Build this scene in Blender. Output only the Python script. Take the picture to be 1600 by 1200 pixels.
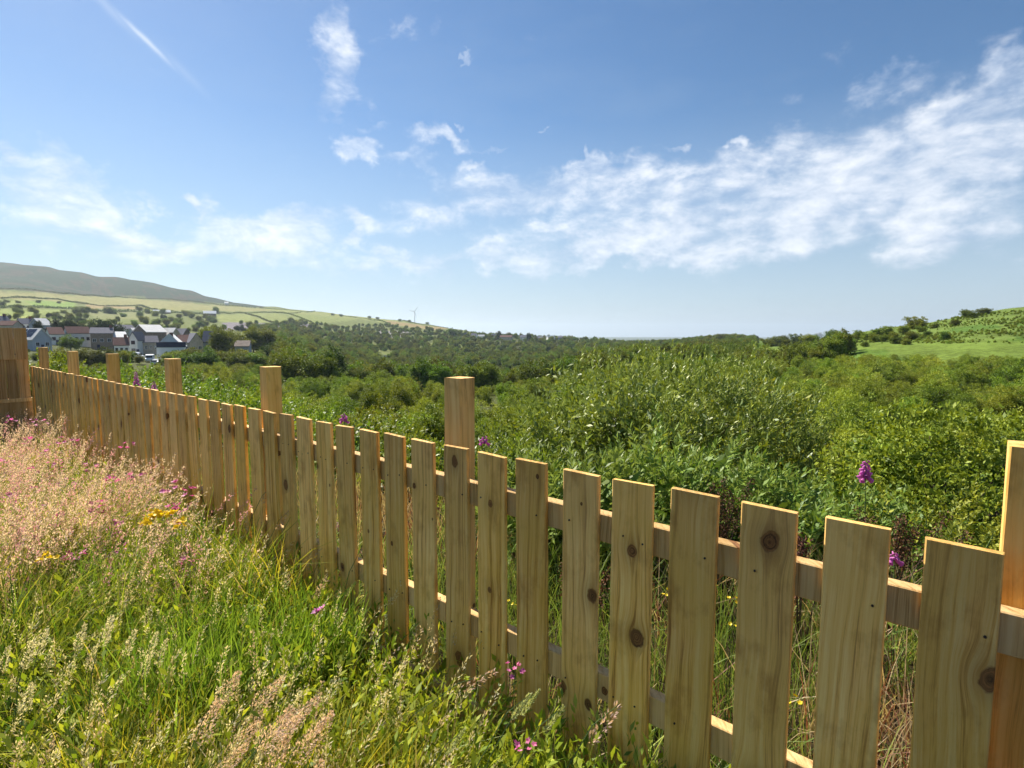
import bpy, math, random
import numpy as np
from mathutils import Vector, Matrix

# ------------------------------------------------------------------ camera, sky, sun, exposure
sc = bpy.context.scene
for o in list(bpy.data.objects): bpy.data.objects.remove(o)
C = sc.collection
F_PX, CX, CY, HORIZ, EYE = 840.0, 800.0, 600.0, 522.0, 1.70
PITCH = math.atan((CY - HORIZ) / F_PX)
cam_d = bpy.data.cameras.new('camera'); cam = bpy.data.objects.new('camera', cam_d); C.objects.link(cam)
cam_d.sensor_width = 36; cam_d.lens = F_PX / 1600 * 36
cam_d.clip_start = 0.05; cam_d.clip_end = 40000
cam.location = (0, 0, EYE); cam.rotation_euler = (math.pi/2 - PITCH, 0, 0)
sc.camera = cam
sc.render.resolution_x, sc.render.resolution_y = 1024, 768
sc.view_settings.view_transform = 'Standard'; sc.view_settings.look = 'None'
sc.view_settings.gamma = 1; sc.view_settings.use_curve_mapping = False
sc.view_settings.exposure = 1.0
SUN_AZ, SUN_EL = math.radians(-45), math.radians(44)     # azimuth measured from +Y towards +X
SUN_DIR = Vector((math.sin(SUN_AZ)*math.cos(SUN_EL), math.cos(SUN_AZ)*math.cos(SUN_EL), math.sin(SUN_EL)))
sun_d = bpy.data.lights.new('sun', 'SUN'); sun_d.energy = 5.0; sun_d.angle = math.radians(0.5); sun_d.color = (1, 0.94, 0.84)
sun = bpy.data.objects.new('sun', sun_d); C.objects.link(sun)
sun.rotation_euler = SUN_DIR.to_track_quat('Z', 'Y').to_euler(); sun.location = (-40, 40, 60)
SKY_STRENGTH = 0.072
sc.render.engine = 'CYCLES'
cy = sc.cycles
cy.max_bounces = 5; cy.diffuse_bounces = 2; cy.glossy_bounces = 2; cy.transmission_bounces = 4; cy.transparent_max_bounces = 4
cy.volume_bounces = 0; cy.use_denoising = True; cy.use_adaptive_sampling = True; cy.adaptive_threshold = 0.02
cy.caustics_reflective = False; cy.caustics_refractive = False

def ray(x, y):
    """direction (unit forward depth in the horizontal plane) of a photo pixel"""
    a, b, c = x - CX, CY - y, F_PX
    cp, sp = math.cos(PITCH), math.sin(PITCH)
    return Vector((a, c*cp + b*sp, b*cp - c*sp))
def at_z(x, y, z):
    d = ray(x, y); t = (z - EYE) / d.z
    return Vector((d.x*t, d.y*t, z))
def pix(x, y, d):
    v = ray(x, y); return Vector((v.x/v.y*d, d, EYE + v.z/v.y*d))
def az_el(x, y):
    d = ray(x, y).normalized()
    return math.atan2(d.x, d.y), math.asin(d.z)
def project(p):
    cp, sp = math.cos(PITCH), math.sin(PITCH)
    X, Y, Z = p[0], p[1], p[2] - EYE
    c = Y*cp - Z*sp; b = Y*sp + Z*cp
    return CX + F_PX*X/c, CY - F_PX*b/c

class NT:
    """tiny helper for node trees"""
    def __init__(s, nt): s.nt = nt; nt.nodes.clear()
    def n(s, t, **kw):
        nd = s.nt.nodes.new(t)
        for k, v in kw.items():
            if k.startswith('_'): setattr(nd, k[1:], v)
        return nd
    def set(s, sock, v):
        if hasattr(v, 'is_output'): s.nt.links.new(v, sock)
        elif v is not None: sock.default_value = v
    def math(s, op, a, b=None, c=None, clamp=False):
        nd = s.nt.nodes.new('ShaderNodeMath'); nd.operation = op; nd.use_clamp = clamp
        for i, v in enumerate((a, b, c)):
            if v is not None: s.set(nd.inputs[i], v)
        return nd.outputs[0]
    def vmath(s, op, a, b=None, scale=None):
        nd = s.nt.nodes.new('ShaderNodeVectorMath'); nd.operation = op
        s.set(nd.inputs[0], a)
        if b is not None: s.set(nd.inputs[1], b)
        if scale is not None: s.set(nd.inputs['Scale'], scale)
        return nd.outputs['Value'] if op in ('DOT_PRODUCT', 'LENGTH', 'DISTANCE') else nd.outputs[0]
    def noise(s, vec, scale, detail=4, rough=0.55, dist=0.0, col=False):
        nd = s.nt.nodes.new('ShaderNodeTexNoise')
        if vec is not None: s.set(nd.inputs['Vector'], vec)
        s.set(nd.inputs['Scale'], scale); nd.inputs['Detail'].default_value = detail
        nd.inputs['Roughness'].default_value = rough; nd.inputs['Distortion'].default_value = dist
        return nd.outputs['Color' if col else 'Fac']
    def mix(s, fac, a, b, blend='MIX'):
        nd = s.nt.nodes.new('ShaderNodeMix'); nd.data_type = 'RGBA'; nd.blend_type = blend
        s.set(nd.inputs[0], fac)
        for i, v in ((6, a), (7, b)):
            s.set(nd.inputs[i], (*v, 1) if isinstance(v, tuple) and len(v) == 3 else v)
        return nd.outputs[2]
    def mapr(s, v, a, b, c=0.0, d=1.0, smooth=False):
        nd = s.nt.nodes.new('ShaderNodeMapRange')
        nd.interpolation_type = 'SMOOTHSTEP' if smooth else 'LINEAR'
        s.set(nd.inputs[0], v)
        for i, q in enumerate((a, b, c, d)): s.set(nd.inputs[i+1], q)
        return nd.outputs[0]
    def xyz(s, x, y, z):
        nd = s.nt.nodes.new('ShaderNodeCombineXYZ')
        for i, v in enumerate((x, y, z)): s.set(nd.inputs[i], v)
        return nd.outputs[0]
    def sep(s, v):
        nd = s.nt.nodes.new('ShaderNodeSeparateXYZ'); s.set(nd.inputs[0], v); return nd.outputs
    def ramp(s, fac, stops):
        nd = s.nt.nodes.new('ShaderNodeValToRGB'); s.set(nd.inputs[0], fac)
        e = nd.color_ramp.elements
        while len(e) < len(stops): e.new(0.5)
        for q, (p, c) in zip(e, stops): q.position = p; q.color = (*c, 1)
        return nd.outputs[0]
    def attr(s, name, out='Fac'):
        nd = s.nt.nodes.new('ShaderNodeAttribute'); nd.attribute_name = name; return nd.outputs[out]
    def link(s, a, b): s.nt.links.new(a, b)

# ---- world: Nishita sky with procedural fair-weather cloud
world = bpy.data.worlds.new('World'); sc.world = world; world.use_nodes = True
w = NT(world.node_tree)
sky = w.n('ShaderNodeTexSky'); sky.sky_type = 'NISHITA'; sky.sun_disc = False
sky.sun_elevation = SUN_EL; sky.sun_rotation = SUN_AZ; sky.altitude = 120; sky.air_density = 1.0; sky.dust_density = 0.2; sky.ozone_density = 2.2
tc = w.n('ShaderNodeTexCoord'); vdir = w.vmath('NORMALIZE', tc.outputs['Generated'])
sx, sy, sz = w.sep(vdir)
az = w.math('ARCTAN2', sx, sy); el = w.math('ARCSINE', sz)
aeo = w.xyz(az, el, 0.0)
warp = w.vmath('SCALE', w.vmath('SUBTRACT', w.noise(vdir, 7.0, 5, 0.6, col=True), (0.5, 0.5, 0.5)), scale=0.22)
ae = w.vmath('ADD', w.xyz(az, el, 0.0), warp)
# cloud groups of the photograph: px centre, px half sizes, tilt (deg, + = rises to the right), weight
BLOBS = [(70, 300, 120, 55, -18, .72), (20, 235, 40, 18, 0, .4), (140, 255, 45, 25, 5, .4), (410, 345, 115, 36, 4, .72), (215, 318, 34, 12, -5, .42), (215, 362, 60, 18, -20, .34),
         (532, 85, 34, 80, 0, .70), (505, 165, 30, 30, 40, .45), (575, 190, 40, 12, -12, .35), (552, 238, 26, 34, 5, .72), (680, 229, 44, 18, 3, .76), (757, 233, 22, 9, 0, .5), (635, 265, 55, 16, 0, .56),
         (620, 45, 20, 22, 0, .3), (800, 310, 200, 38, 6, .64), (640, 395, 240, 22, 0, .26), (180, 385, 200, 24, 0, .26),
         (940, 280, 90, 26, 14, .5), (1010, 345, 280, 62, 3, .52), (1240, 305, 240, 85, 14, .50), (1470, 210, 240, 85, 28, .54), (1600, 110, 150, 80, 38, .66), (1380, 135, 75, 26, 24, .5),
         (1480, 320, 220, 70, 16, .46), (1540, 385, 220, 40, 6, .36), (1200, 395, 300, 34, 0, .34), (880, 405, 260, 26, 0, .32), (450, 405, 260, 22, 0, .30), (1640, 240, 120, 60, 20, .5), (727, 98, 14, 8, 0, .7), (832, 198, 14, 8, 0, .7), (1155, 243, 16, 14, 0, .6), (928, 243, 8, 18, 0, .6), (700, 190, 12, 7, 0, .5), (1060, 228, 22, 8, 15, .45), (730, 272, 22, 12, 20, .5), (300, 322, 20, 9, 0, .5), (560, 350, 40, 16, 0, .5)]
gs = None
for (bx, by, ra, rb, tilt, wt) in BLOBS:
    a0, e0 = az_el(bx, by); a1, _ = az_el(bx + ra, by); _, e1 = az_el(bx, by - rb)
    mp = w.n('ShaderNodeMapping'); mp.vector_type = 'TEXTURE'
    w.link(ae, mp.inputs['Vector'])
    mp.inputs['Location'].default_value = (a0, e0, 0); mp.inputs['Rotation'].default_value = (0, 0, math.radians(tilt))
    mp.inputs['Scale'].default_value = (abs(a1 - a0), abs(e1 - e0), 1)
    r2 = w.vmath('DOT_PRODUCT', mp.outputs[0], mp.outputs[0])
    g = w.math('POWER', math.e, w.math('MULTIPLY', w.math('POWER', r2, 1.5), -0.8))
    gs = w.math('MULTIPLY_ADD', g, wt, gs if gs is not None else 0.0)
gs = w.math('MINIMUM', gs, 0.85)
trail = None
for (bx, by, ra, rb, tilt, wt) in ((226, 62, 42, 4.5, -38, .62), (172, 14, 50, 8, -38, .2), (285, 112, 40, 7, -38, .12)):
    a0, e0 = az_el(bx, by); a1, _ = az_el(bx + ra, by); _, e1 = az_el(bx, by - rb)
    mp = w.n('ShaderNodeMapping'); mp.vector_type = 'TEXTURE'; w.link(w.vmath('ADD', aeo, w.vmath('SCALE', warp, scale=0.06)), mp.inputs['Vector'])
    mp.inputs['Location'].default_value = (a0, e0, 0); mp.inputs['Rotation'].default_value = (0, 0, math.radians(tilt)); mp.inputs['Scale'].default_value = (abs(a1 - a0), abs(e1 - e0), 1)
    g = w.math('MULTIPLY', w.math('POWER', math.e, w.math('MULTIPLY', w.vmath('DOT_PRODUCT', mp.outputs[0], mp.outputs[0]), -1.0)), wt)
    trail = g if trail is None else w.math('MAXIMUM', trail, g)
cl_vec = w.vmath('MULTIPLY', vdir, (1.0, 1.0, 2.0))
n1 = w.math('MULTIPLY_ADD', w.noise(cl_vec, 8.0, 10, 0.58, 0.3), .68, w.math('MULTIPLY', w.noise(cl_vec, 20.0, 8, 0.62, 0.2), .32))
off = tuple(0.03*c for c in SUN_DIR)
cl_off = w.vmath('ADD', cl_vec, off); n2 = w.math('MULTIPLY_ADD', w.noise(cl_off, 8.0, 10, 0.58, 0.3), .68, w.math('MULTIPLY', w.noise(cl_off, 20.0, 8, 0.62, 0.2), .32))
dens = w.math('ADD', w.math('MULTIPLY', w.math('SUBTRACT', n1, 0.5), 2.1), w.math('SUBTRACT', gs, 0.36))
mask = w.mapr(dens, -0.12, 0.66, 0, 0.86, smooth=True)
skh = w.n('ShaderNodeHueSaturation'); w.link(sky.outputs[0], skh.inputs['Color']); skh.inputs['Saturation'].default_value = 1.18; skh.inputs['Value'].default_value = 0.82
veil = w.mapr(w.noise(w.vmath('MULTIPLY', vdir, (1, 1, 3.2)), 2.2, 5, 0.6), 0.45, 0.9, 0, 0.22)
lit = w.mapr(w.math('SUBTRACT', n1, n2), -0.13, 0.13, 0.0, 1.0)
edge = w.mapr(dens, 0.05, 0.6, 0.0, 1.0)
shade = w.math('MULTIPLY_ADD', lit, 0.5, w.math('MULTIPLY', w.mapr(n1, 0.40, 0.66), 0.55), clamp=True)
ccol = w.mix(shade, (3.4, 4.3, 5.8), (8.2, 8.3, 8.5))
skyc = w.mix(w.math('MAXIMUM', veil, w.mapr(sz, 0.0, 0.36, 0.80, 0.0)), skh.outputs[0], (3.5, 4.4, 5.4))
cmask = w.math('MULTIPLY', mask, w.mapr(sz, 0.015, 0.12, 0.15, 0.90))
fin = w.mix(trail, w.mix(cmask, skyc, ccol), (6.2, 6.7, 7.3))
bg = w.n('ShaderNodeBackground'); w.link(fin, bg.inputs['Color']); bg.inputs['Strength'].default_value = SKY_STRENGTH
wo = w.n('ShaderNodeOutputWorld'); w.link(bg.outputs[0], wo.inputs['Surface'])

# ------------------------------------------------------------------ helpers
R = random.Random(7)
def tag(o, label=None, cat=None, group=None, kind=None):
    if label: o['label'] = label
    if cat: o['category'] = cat
    if group: o['group'] = group
    if kind: o['kind'] = kind
    return o
def mesh_np(name, V, F, mat=None, attrs=None, smooth=False, mats=None, fm=None):
    """V (n,3); F (m,k) array or list of such arrays; attrs: {name: (n,) or (n,3)}"""
    V = np.asarray(V, np.float32); Fs = F if isinstance(F, list) else [F]
    me = bpy.data.meshes.new(name)
    loops = np.concatenate([np.asarray(f, np.int32).ravel() for f in Fs])
    tot = np.concatenate([np.full(len(f), np.asarray(f).shape[1], np.int32) for f in Fs])
    st = np.concatenate([[0], np.cumsum(tot)[:-1]]).astype(np.int32)
    me.vertices.add(len(V)); me.vertices.foreach_set('co', V.ravel())
    me.loops.add(len(loops)); me.loops.foreach_set('vertex_index', loops)
    me.polygons.add(len(tot)); me.polygons.foreach_set('loop_start', st); me.polygons.foreach_set('loop_total', tot)
    if smooth: me.polygons.foreach_set('use_smooth', np.ones(len(tot), bool))
    for m in (mats or ([mat] if mat else [])): me.materials.append(m)
    if fm is not None: me.polygons.foreach_set('material_index', np.asarray(fm, np.int32))
    for k, a in (attrs or {}).items():
        a = np.asarray(a, np.float32)
        if a.ndim == 1:
            at = me.attributes.new(k, 'FLOAT', 'POINT'); at.data.foreach_set('value', a)
        else:
            at = me.attributes.new(k, 'FLOAT_COLOR', 'POINT')
            at.data.foreach_set('color', np.concatenate([a, np.ones((len(a), 1), np.float32)], 1).ravel())
    me.update(calc_edges=True); me.validate()
    return me
def obj(name, me, parent=None, loc=None, rot=None, scale=None):
    o = bpy.data.objects.new(name, me); C.objects.link(o)
    if parent: o.parent = parent
    if loc is not None: o.location = loc
    if rot is not None: o.rotation_euler = rot
    if scale is not None: o.scale = (scale,)*3 if isinstance(scale, (int, float)) else scale
    return o
def thing(name, label, cat, loc=(0, 0, 0), rz=0.0, group=None, scale=None):
    return tag(obj(name, None, None, loc, (0, 0, rz), scale), label, cat, group)
def dup(root, loc, rz, scale=1.0, label=None, group=None):
    r = root.copy(); C.objects.link(r); r.location = loc; r.rotation_euler = (0, 0, rz)
    r.scale = (scale,)*3 if isinstance(scale, (int, float)) else scale
    if label: r['label'] = label
    if group: r['group'] = group
    for ch in root.children:
        c = ch.copy(); C.objects.link(c); c.parent = r
        for g in ch.children:
            d = g.copy(); C.objects.link(d); d.parent = c
    return r
class MB:
    """collects boxes, prisms and tubes into one mesh"""
    def __init__(s): s.v = []; s.f = []; s.m = []
    def add(s, vs, fs, mi=0):
        b = len(s.v); s.v += [tuple(q) for q in vs]; s.f += [tuple(i + b for i in f) for f in fs]; s.m += [mi]*len(fs)
    def box(s, x0, x1, y0, y1, z0, z1, mi=0):
        s.add([(x0,y0,z0),(x1,y0,z0),(x1,y1,z0),(x0,y1,z0),(x0,y0,z1),(x1,y0,z1),(x1,y1,z1),(x0,y1,z1)],
              [(0,3,2,1),(4,5,6,7),(0,1,5,4),(1,2,6,5),(2,3,7,6),(3,0,4,7)], mi)
    def prism(s, prof, axis, a0, a1, mi=0):
        n = len(prof)
        mk = (lambda p, a: (a, p[0], p[1])) if axis == 'x' else ((lambda p, a: (p[0], a, p[1])) if axis == 'y' else (lambda p, a: (p[0], p[1], a)))
        s.add([mk(p, a0) for p in prof] + [mk(p, a1) for p in prof],
              [tuple(range(n))[::-1], tuple(range(n, 2*n))] + [(i, (i+1) % n, (i+1) % n + n, i + n) for i in range(n)], mi)
    def tube(s, pts, rads, n=8, mi=0, cap=True):
        pts = [Vector(p) for p in pts]; b = len(s.v); prev = None
        for i, p in enumerate(pts):
            d = (pts[min(i+1, len(pts)-1)] - pts[max(i-1, 0)]).normalized()
            u = d.orthogonal().normalized() if prev is None else (prev - d*prev.dot(d)).normalized()
            prev = u; v = d.cross(u)
            for k in range(n):
                a = 2*math.pi*k/n; s.v.append(tuple(p + (u*math.cos(a) + v*math.sin(a))*rads[i]))
        for i in range(len(pts)-1):
            for k in range(n):
                s.f.append((b+i*n+k, b+i*n+(k+1) % n, b+(i+1)*n+(k+1) % n, b+(i+1)*n+k)); s.m.append(mi)
        if cap:
            s.f.append(tuple(b+k for k in range(n))[::-1]); s.f.append(tuple(b+(len(pts)-1)*n+k for k in range(n))); s.m += [mi, mi]
    def mesh(s, name, mats, smooth=False):
        me = bpy.data.meshes.new(name); me.from_pydata(s.v, [], s.f)
        for m in (mats if isinstance(mats, (list, tuple)) else [mats]): me.materials.append(m)
        me.polygons.foreach_set('material_index', s.m)
        if smooth: me.polygons.foreach_set('use_smooth', [True]*len(s.f))
        me.update(); return me
    def build(s, name, mats, parent=None, smooth=False, **kw): return obj(name, s.mesh(name, mats, smooth), parent, **kw)

# ------------------------------------------------------------------ materials
MATS = {}
def new_mat(name):
    m = bpy.data.materials.new(name); m.use_nodes = True; MATS[name] = m
    t = NT(m.node_tree); out = t.n('ShaderNodeOutputMaterial'); return m, t, out
def principled(t, col, rough=0.7, spec=0.3, bump=None, bstr=0.3, bdist=0.01, metal=0.0):
    p = t.n('ShaderNodeBsdfPrincipled')
    t.set(p.inputs['Base Color'], (*col, 1) if isinstance(col, tuple) else col)
    t.set(p.inputs['Roughness'], rough); p.inputs['Specular IOR Level'].default_value = spec; p.inputs['Metallic'].default_value = metal
    if bump is not None:
        b = t.n('ShaderNodeBump'); b.inputs['Strength'].default_value = bstr; b.inputs['Distance'].default_value = bdist
        t.link(bump, b.inputs['Height']); t.link(b.outputs[0], p.inputs['Normal'])
    return p
def plain(name, col, rough=0.7, spec=0.3, var=0.25, scale=3.0, metal=0.0):
    m, t, out = new_mat(name); tc = t.n('ShaderNodeTexCoord')
    n = t.noise(tc.outputs['Object'], scale, 6, 0.65)
    c = t.mix(t.mapr(n, 0.3, 0.7), tuple(q*(1-var) for q in col), tuple(min(1, q*(1+var*.6)) for q in col))
    p = principled(t, c, rough, spec, n, 0.25, 0.02, metal); t.link(p.outputs[0], out.inputs[0]); return m
def leaf_mat(name, c0, c1, trans=0.35, rough=0.5, spec=0.35, objvar=0.35, tcol=None, under=None):
    m, t, out = new_mat(name)
    r = t.attr('rnd'); oi = t.n('ShaderNodeObjectInfo')
    c = t.mix(t.mapr(r, 0.15, 0.85), c0, c1)
    hs = t.n('ShaderNodeHueSaturation'); t.link(c, hs.inputs['Color'])
    t.set(hs.inputs['Hue'], t.mapr(oi.outputs['Random'], 0, 1, 0.5 - 0.035*objvar/0.35, 0.5 + 0.03*objvar/0.35))
    rr = t.math('FRACT', t.math('MULTIPLY', oi.outputs['Random'], 7.31))
    t.set(hs.inputs['Value'], t.mapr(rr, 0, 1, 1 - objvar, 1 + objvar)); hs.inputs['Saturation'].default_value = 1.0
    c = hs.outputs[0]
    if under:
        geo = t.n('ShaderNodeNewGeometry'); c = t.mix(geo.outputs['Backfacing'], c, under)
    p = principled(t, c, rough, spec)
    tr = t.n('ShaderNodeBsdfTranslucent'); t.link(t.mix(1.0, c, tcol or (1.35, 1.25, 0.55), 'MULTIPLY'), tr.inputs['Color'])
    mx = t.n('ShaderNodeMixShader'); mx.inputs[0].default_value = trans
    t.link(p.outputs[0], mx.inputs[1]); t.link(tr.outputs[0], mx.inputs[2]); t.link(mx.outputs[0], out.inputs[0]); return m
def grass_mat(name, trans=0.4, rough=0.55):
    m, t, out = new_mat(name); c = t.attr('col', 'Color')
    p = principled(t, c, rough, 0.3)
    tr = t.n('ShaderNodeBsdfTranslucent'); t.link(t.mix(1.0, c, (1.3, 1.2, 0.7), 'MULTIPLY'), tr.inputs['Color'])
    mx = t.n('ShaderNodeMixShader'); mx.inputs[0].default_value = trans
    t.link(p.outputs[0], mx.inputs[1]); t.link(tr.outputs[0], mx.inputs[2]); t.link(mx.outputs[0], out.inputs[0]); return m
def wood_mat(name, dark, mid, light, green, knot_scale=(7.2, 2.1), green_amt=0.6, grey=0.0, toplit_stained=False):
    m, t, out = new_mat(name); tc = t.n('ShaderNodeTexCoord'); oi = t.n('ShaderNodeObjectInfo')
    rnd = oi.outputs['Random']
    ox, oy, oz = t.sep(tc.outputs['Object'])
    rx = t.math('MULTIPLY', rnd, 53.7); rz = t.math('MULTIPLY', t.math('FRACT', t.math('MULTIPLY', rnd, 17.3)), 41.0)
    side = t.math('ADD', ox, t.math('MULTIPLY', oy, 0.8))
    kx = t.math('ADD', t.math('MULTIPLY', side, knot_scale[0]), rx); kz = t.math('ADD', t.math('MULTIPLY', oz, knot_scale[1]), rz)
    vo = t.n('ShaderNodeTexVoronoi'); vo.voronoi_dimensions = '2D'; vo.feature = 'F1'
    kv = t.xyz(kx, kz, 0.0); t.link(kv, vo.inputs['Vector']); vo.inputs['Scale'].default_value = 1.0; vo.inputs['Randomness'].default_value = 1.0
    dl = t.vmath('SUBTRACT', kv, vo.outputs['Position'])
    dx, dz, _ = t.sep(dl)
    dxr = t.math('DIVIDE', dx, knot_scale[0]); dzr = t.math('DIVIDE', dz, knot_scale[1])
    d2 = t.math('ADD', t.math('MULTIPLY', dxr, dxr), t.math('MULTIPLY', t.math('MULTIPLY', dzr, dzr), 0.55))
    cr, cg, cb = t.sep(vo.outputs['Color'])
    ks = t.math('POWER', t.mapr(cr, 0.3, 1.0, 0.0, 1.0), 1.4)                                   # knot size factor, a quarter of the cells have none
    kn_ = t.noise(t.xyz(t.math('ADD', side, rx), oy, t.math('ADD', oz, rz)), 38.0, 2, 0.5)
    dist = t.math('MULTIPLY', t.math('SQRT', d2), t.mapr(kn_, 0.25, 0.75, 0.78, 1.25))
    fall = t.math('POWER', math.e, t.math('MULTIPLY', d2, -620.0))
    wob = t.noise(t.xyz(t.math('ADD', side, rx), oy, t.math('MULTIPLY', t.math('ADD', oz, rz), 0.35)), 3.2, 3, 0.5)
    g = t.math('ADD', t.math('SUBTRACT', side, t.math('MULTIPLY', t.math('MULTIPLY', dxr, fall), t.math('MULTIPLY', ks, 1.0))), t.math('MULTIPLY', wob, 0.075))
    # cathedral arches: the growth rings slope slowly along the board
    arch = t.math('ADD', t.math('MULTIPLY', g, 1.0), t.math('MULTIPLY', oz, t.mapr(t.math('FRACT', t.math('MULTIPLY', rnd, 5.77)), 0, 1, -0.02, 0.02)))
    band = t.noise(t.xyz(t.math('ADD', t.math('MULTIPLY', arch, 70.0), rx), t.math('MULTIPLY', oy, 20.0), t.math('MULTIPLY', t.math('ADD', oz, rz), 0.7)), 1.0, 3, 0.6)
    fib = t.noise(t.xyz(t.math('ADD', t.math('MULTIPLY', g, 420.0), rx), t.math('MULTIPLY', oy, 300.0), t.math('MULTIPLY', t.math('ADD', oz, rz), 9.0)), 1.0, 4, 0.65)
    big = t.noise(t.xyz(t.math('ADD', side, rx), oy, t.math('ADD', t.math('MULTIPLY', oz, 0.6), rz)), 4.0, 4, 0.6)
    f = t.math('ADD', t.math('MULTIPLY', band, 0.75), t.math('MULTIPLY', fib, 0.35))
    c = t.ramp(f, [(0.40, dark), (0.52, mid), (0.66, light)])
    c = t.mix(t.math('MULTIPLY', t.mapr(big, 0.40, 0.68), green_amt), c, green)
    if grey: c = t.mix(t.math('MULTIPLY', t.mapr(t.math('FRACT', t.math('MULTIPLY', rnd, 3.91)), 0.2, 1.0), grey), c, (0.62, 0.46, 0.29))
    if toplit_stained:
        wz = t.mapr(t.math('ADD', oz, t.math('MULTIPLY', t.math('SUBTRACT', big, .5), 1.2)), .60, 1.10, 0.0, .22)  # paler tops: sky light fading down the board, painted into the colour
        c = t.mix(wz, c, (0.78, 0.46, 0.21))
        blot = t.noise(t.xyz(t.math('ADD', t.math('MULTIPLY', side, 2.0), rz), oy, t.math('ADD', oz, rx)), 5.5, 5, 0.62)
        c = t.mix(t.mapr(blot, .52, .72, 0, .6), c, (0.33, 0.145, 0.03))
    val = t.mapr(t.math('FRACT', t.math('MULTIPLY', rnd, 11.9)), 0, 1, 0.78, 1.15)
    hs = t.n('ShaderNodeHueSaturation'); t.link(c, hs.inputs['Color']); t.set(hs.inputs['Value'], val); c = hs.outputs[0]
    rad = t.math('MULTIPLY', ks, 0.026)
    core = t.mapr(dist, t.math('MULTIPLY', rad, 1.08), t.math('MULTIPLY', rad, 0.82), 0.0, 1.0, smooth=True)
    ringn = t.noise(t.xyz(t.math('MULTIPLY', dist, 260.0), rx, t.math('MULTIPLY', fib, 3.0)), 1.0, 3, 0.6)
    kc = t.mix(t.mapr(ringn, 0.35, 0.65), (0.035, 0.014, 0.006), (0.26, 0.11, 0.035))
    stain = t.math('MULTIPLY', t.math('POWER', math.e, t.math('MULTIPLY', d2, -520.0)), t.math('MULTIPLY', ks, 0.6))
    c = t.mix(stain, c, (0.13, 0.06, 0.02)); c = t.mix(t.math('MULTIPLY', core, 0.92), c, kc)
    hgt = t.math('ADD', t.math('MULTIPLY', fib, 0.7), t.math('SUBTRACT', t.math('MULTIPLY', band, 0.5), t.math('MULTIPLY', core, 0.4)))
    p = principled(t, c, 0.78, 0.25, hgt, 0.55, 0.004); t.link(p.outputs[0], out.inputs[0]); return m

WOOD = wood_mat('fence_timber', (0.29, 0.115, 0.024), (0.82, 0.450, 0.112), (0.94, 0.63, 0.230), (0.76, 0.455, 0.055), grey=0.18, toplit_stained=True)
WOOD2 = wood_mat('panel_timber', (0.30, 0.15, 0.05), (0.52, 0.30, 0.12), (0.64, 0.41, 0.19), (0.45, 0.29, 0.09), (5.0, 2.2), 0.35)
RAILW = wood_mat('rail_timber', (0.34, 0.18, 0.06), (0.66, 0.41, 0.17), (0.78, 0.54, 0.26), (0.60, 0.38, 0.12), (1.6, 5.0), 0.5)
NAILM = plain('nail_rust', (0.045, 0.025, 0.018), 0.6, 0.4)
L_SCRUB = leaf_mat('leaf_scrub', (0.060, 0.115, 0.008), (0.360, 0.430, 0.048), 0.25, 0.55, 0.22, 0.28)
L_WILLOW = leaf_mat('leaf_willow', (0.075, 0.130, 0.010), (0.370, 0.450, 0.055), 0.26, 0.45, 0.35, 0.15, under=(0.21, 0.28, 0.10))
L_BUDD = leaf_mat('leaf_buddleia', (0.095, 0.170, 0.020), (0.220, 0.310, 0.045), 0.26, 0.5, 0.25, 0.2, under=(0.25, 0.33, 0.11))
L_BRAM = leaf_mat('leaf_bramble', (0.110, 0.180, 0.020), (0.250, 0.320, 0.045), 0.32, 0.5, 0.35, 0.25)
L_TREE = leaf_mat('leaf_tree', (0.055, 0.095, 0.010), (0.215, 0.270, 0.034), 0.25, 0.6, 0.2, 0.40)
L_DARK = leaf_mat('leaf_evergreen', (0.020, 0.040, 0.014), (0.048, 0.080, 0.024), 0.2, 0.6, 0.2, 0.3)
L_HEDGE = leaf_mat('leaf_hedge', (0.045, 0.075, 0.016), (0.095, 0.130, 0.026), 0.3, 0.6, 0.2, 0.3)
L_HERB = leaf_mat('leaf_herb', (0.10, 0.19, 0.014), (0.44, 0.50, 0.055), 0.38, 0.5, 0.3, 0.1)
L_DOCK = leaf_mat('dock_seed', (0.07, 0.028, 0.016), (0.17, 0.075, 0.04), 0.2, 0.7, 0.2, 0.2, tcol=(1, .8, .7))
GRASS = grass_mat('grass_blade'); PLUME = grass_mat('grass_plume', 0.45, 0.7)
BARK = plain('bark', (0.10, 0.075, 0.05), 0.9, 0.1, 0.4, 12)
STEM = plain('green_stem', (0.10, 0.15, 0.04), 0.6, 0.3, 0.2, 20)
PETAL_M = leaf_mat('petal_magenta', (0.60, 0.14, 0.44), (0.82, 0.40, 0.66), 0.4, 0.5, 0.2, 0.15, tcol=(1, .7, 1))
PETAL_P = leaf_mat('petal_pink', (0.62, 0.10, 0.30), (0.80, 0.28, 0.46), 0.4, 0.5, 0.2, 0.15, tcol=(1, .7, .9))
PETAL_Y = leaf_mat('petal_yellow', (0.80, 0.58, 0.02), (0.90, 0.72, 0.05), 0.35, 0.4, 0.3, 0.1, tcol=(1, .9, .4))
GLASS = plain('window_glass', (0.03, 0.035, 0.045), 0.08, 0.5, 0.1)
WHITE = plain('white_render', (0.78, 0.78, 0.75), 0.8, 0.2, 0.08, 0.6)
CREAM = plain('cream_stone', (0.52, 0.45, 0.35), 0.85, 0.15, 0.3, 1.5)
GREYW = plain('grey_render', (0.36, 0.40, 0.46), 0.85, 0.15, 0.1, 0.6)
STONE = plain('brown_stone', (0.26, 0.21, 0.17), 0.9, 0.1, 0.35, 1.5)
SLATE = plain('slate_roof', (0.15, 0.15, 0.175), 0.9, 0.06, 0.2, 2.0)
REDROOF = plain('brown_roof', (0.17, 0.10, 0.085), 0.95, 0.04, 0.25, 2.0)
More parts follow.
